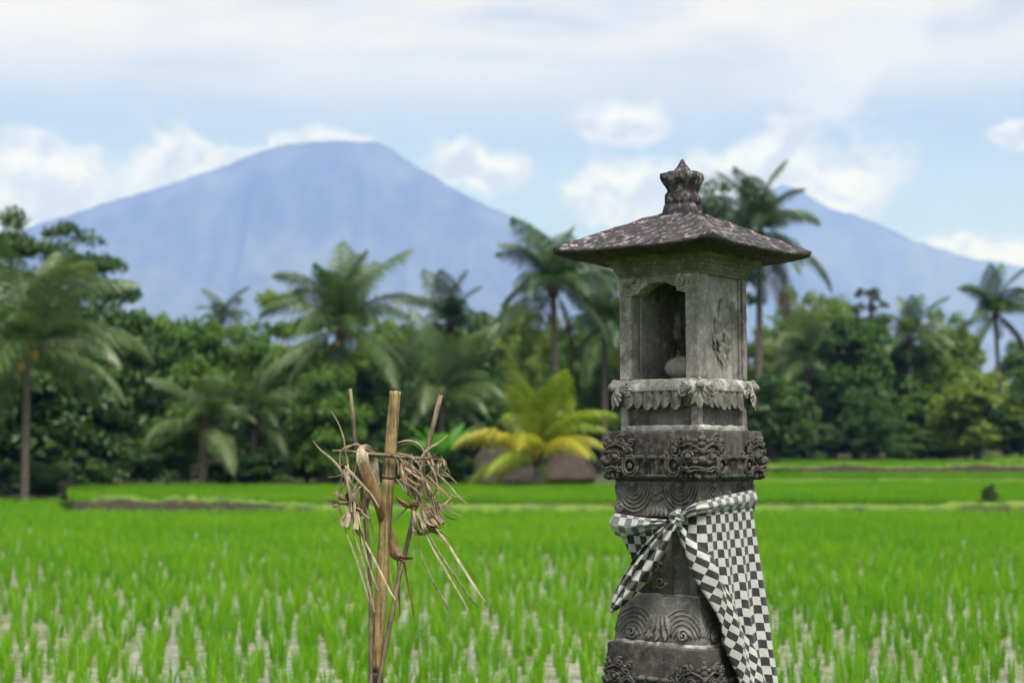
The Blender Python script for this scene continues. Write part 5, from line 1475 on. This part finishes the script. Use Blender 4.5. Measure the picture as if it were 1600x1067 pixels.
# small plants on the bunds
tree('shrub', 1545, 43.2, 752, 15, 806, 'bush', 22, 'dark', 'small dark shrub standing alone on the bund at the right', 'shrub')
tree('shrub', 28, 47, 788, 11, 812, 'bush', 23, 'dark', 'small dark clump in the rice below the leftmost palm trunk', 'shrub')
tree('shrub', 106, 46.4, 777, 17, 815, 'bush', 20, 'mid', 'weedy green clump at the left end of the brown bund', 'shrub')
tree('shrub', 1230, 79, 728, 24, 750, 'bush', 18, 'mid', 'low shrub at the end of the far bund beside the shrine', 'shrub')
# banana plant beside the shrine
def banana(px, D, base_py, hpx, label, n=9):
    s = D / FPX; H = hpx * s; g = P(px, base_py, D).z; t = empty('banana_plant', (xw(px, D), D, g)); tag(t, label, 'banana plant')
    mb = MB(); mb.tube([(0, 0, -.1), (0, 0, H * .25), (0, 0, H * .5)], [.14, .12, .07], 8); mb.build('stem', LEAF_M['stem'], t)
    R_ = random.Random(int(px))
    for i in range(n):
        mb = MB(); L = H * R_.uniform(.6, .85); az = i * 2.4; tilt = R_.uniform(.7, 1.35)
        curl_leaf(mb, (0, 0, H * .42), L, L * .14, az, tilt, -R_.uniform(.4, 1.3)); mb.build('leaf', LEAF_M['leaf'], t)
LEAF_M = {'stem': plain_mat('banana_stem', (.12, .16, .05), .6, .3, 8, .2), 'leaf': leaf_mat('banana_leaf', (.06, .20, .03), (.13, .32, .06), .4, .4, .4)}
banana(1216, 86, 742, 90, 'bright green banana plant right beside the shrine block')
banana(690, 63, 768, 110, 'broad leaved blue green plant left of the brown roofs', 10)
# bare leaning stems at the left
for (x0, y0, x1, y1, D, lb) in ((76, 792, 118, 735, 54.5, 'grey bare stem leaning in the shade right of the leftmost palm trunk'),):
    b0 = P(x0, y0, D); b0.z = .05; t = empty('bare_stem', b0); tag(t, lb, 'stem')
    e = P(x1, y1, D) - b0; mb = MB(); mb.tube([(0, 0, -.1), e * .35 + Vector((.0, 0, -.15)), e * .7 + Vector((0, 0, -.1)), e], [.05, .04, .03, .012], 7); mb.build('stem', MT['bark'], t)

# ------------------------------------------------------------------ low huts with brown roofs
MT['thatch'] = plain_mat('old_thatch', (.032, .026, .025), .95, .5, 4, .6, stretch=(1, 1, .4))
MT['hut_wall'] = plain_mat('woven_wall', (.13, .10, .07), .9, .3, 8, .3)
MT['thatch_red'] = plain_mat('red_roof', (.040, .028, .026), .9, .35, 4, .5)
def hut(px0, px1, ridge, eave, D, depth, label, mat):
    x0, x1 = xw(px0, D), xw(px1, D); zr = P(800, ridge, D).z; ze = P(800, eave, D).z; g = gz(px0, D); w = (x1 - x0) / 2; cx = (x0 + x1) / 2
    t = empty('hut', (cx, D + depth / 2, g)); tag(t, label, 'hut')
    zr -= g; ze -= g; d = depth / 2
    mb = MB(); th = .14
    def fn(a, b_):
        y = -d * 1.05 + 2.1 * d * b_; k = 1 - abs(2 * b_ - 1); hip = .55 * w * k
        x = (-w + hip) + (2 * w - 2 * hip) * a
        return Vector((x, y, ze + (zr - ze) * k - .05 * sin(pi * min(1, k * 1.0)) + .05 * nz((x, y, 0), 2.3))), (0, 0)
    mb.grid(fn, 18, 16); r_ = mb.build('roof', mat, t); sm_ = r_.modifiers.new('thick', 'SOLIDIFY'); sm_.thickness = th
    for s_ in (-1, 1):
        mb = MB(); mb.add([(s_ * w, -d, ze), (s_ * w * .45, 0, zr - .03), (s_ * w, d, ze)], [(0, 1, 2) if s_ > 0 else (2, 1, 0)]); h_ = mb.build('hip_end', mat, t, smooth=False); h_.modifiers.new('thick', 'SOLIDIFY').thickness = th
    mb = MB(); mb.box((-w * .8, -d * .75, -.1), (w * .8, d * .75, ze + .12)); mb.build('wall', MT['hut_wall'], t, smooth=False)
    for sx_ in (-1, 0, 1):
        mb = MB(); mb.tube([(sx_ * w * .86, -d * .88, -.1), (sx_ * w * .86, -d * .88, ze + .1)], .06, 6); mb.build('post', MT['bark'], t)
hut(722, 852, 700, 753, 63.5, 3.2, 'larger low hut with brown thatched roof behind the yellow palm', MT['thatch'])
hut(852, 930, 702, 748, 65, 2.8, 'smaller hut with reddish brown roof between the yellow palm and the shrine', MT['thatch_red'])
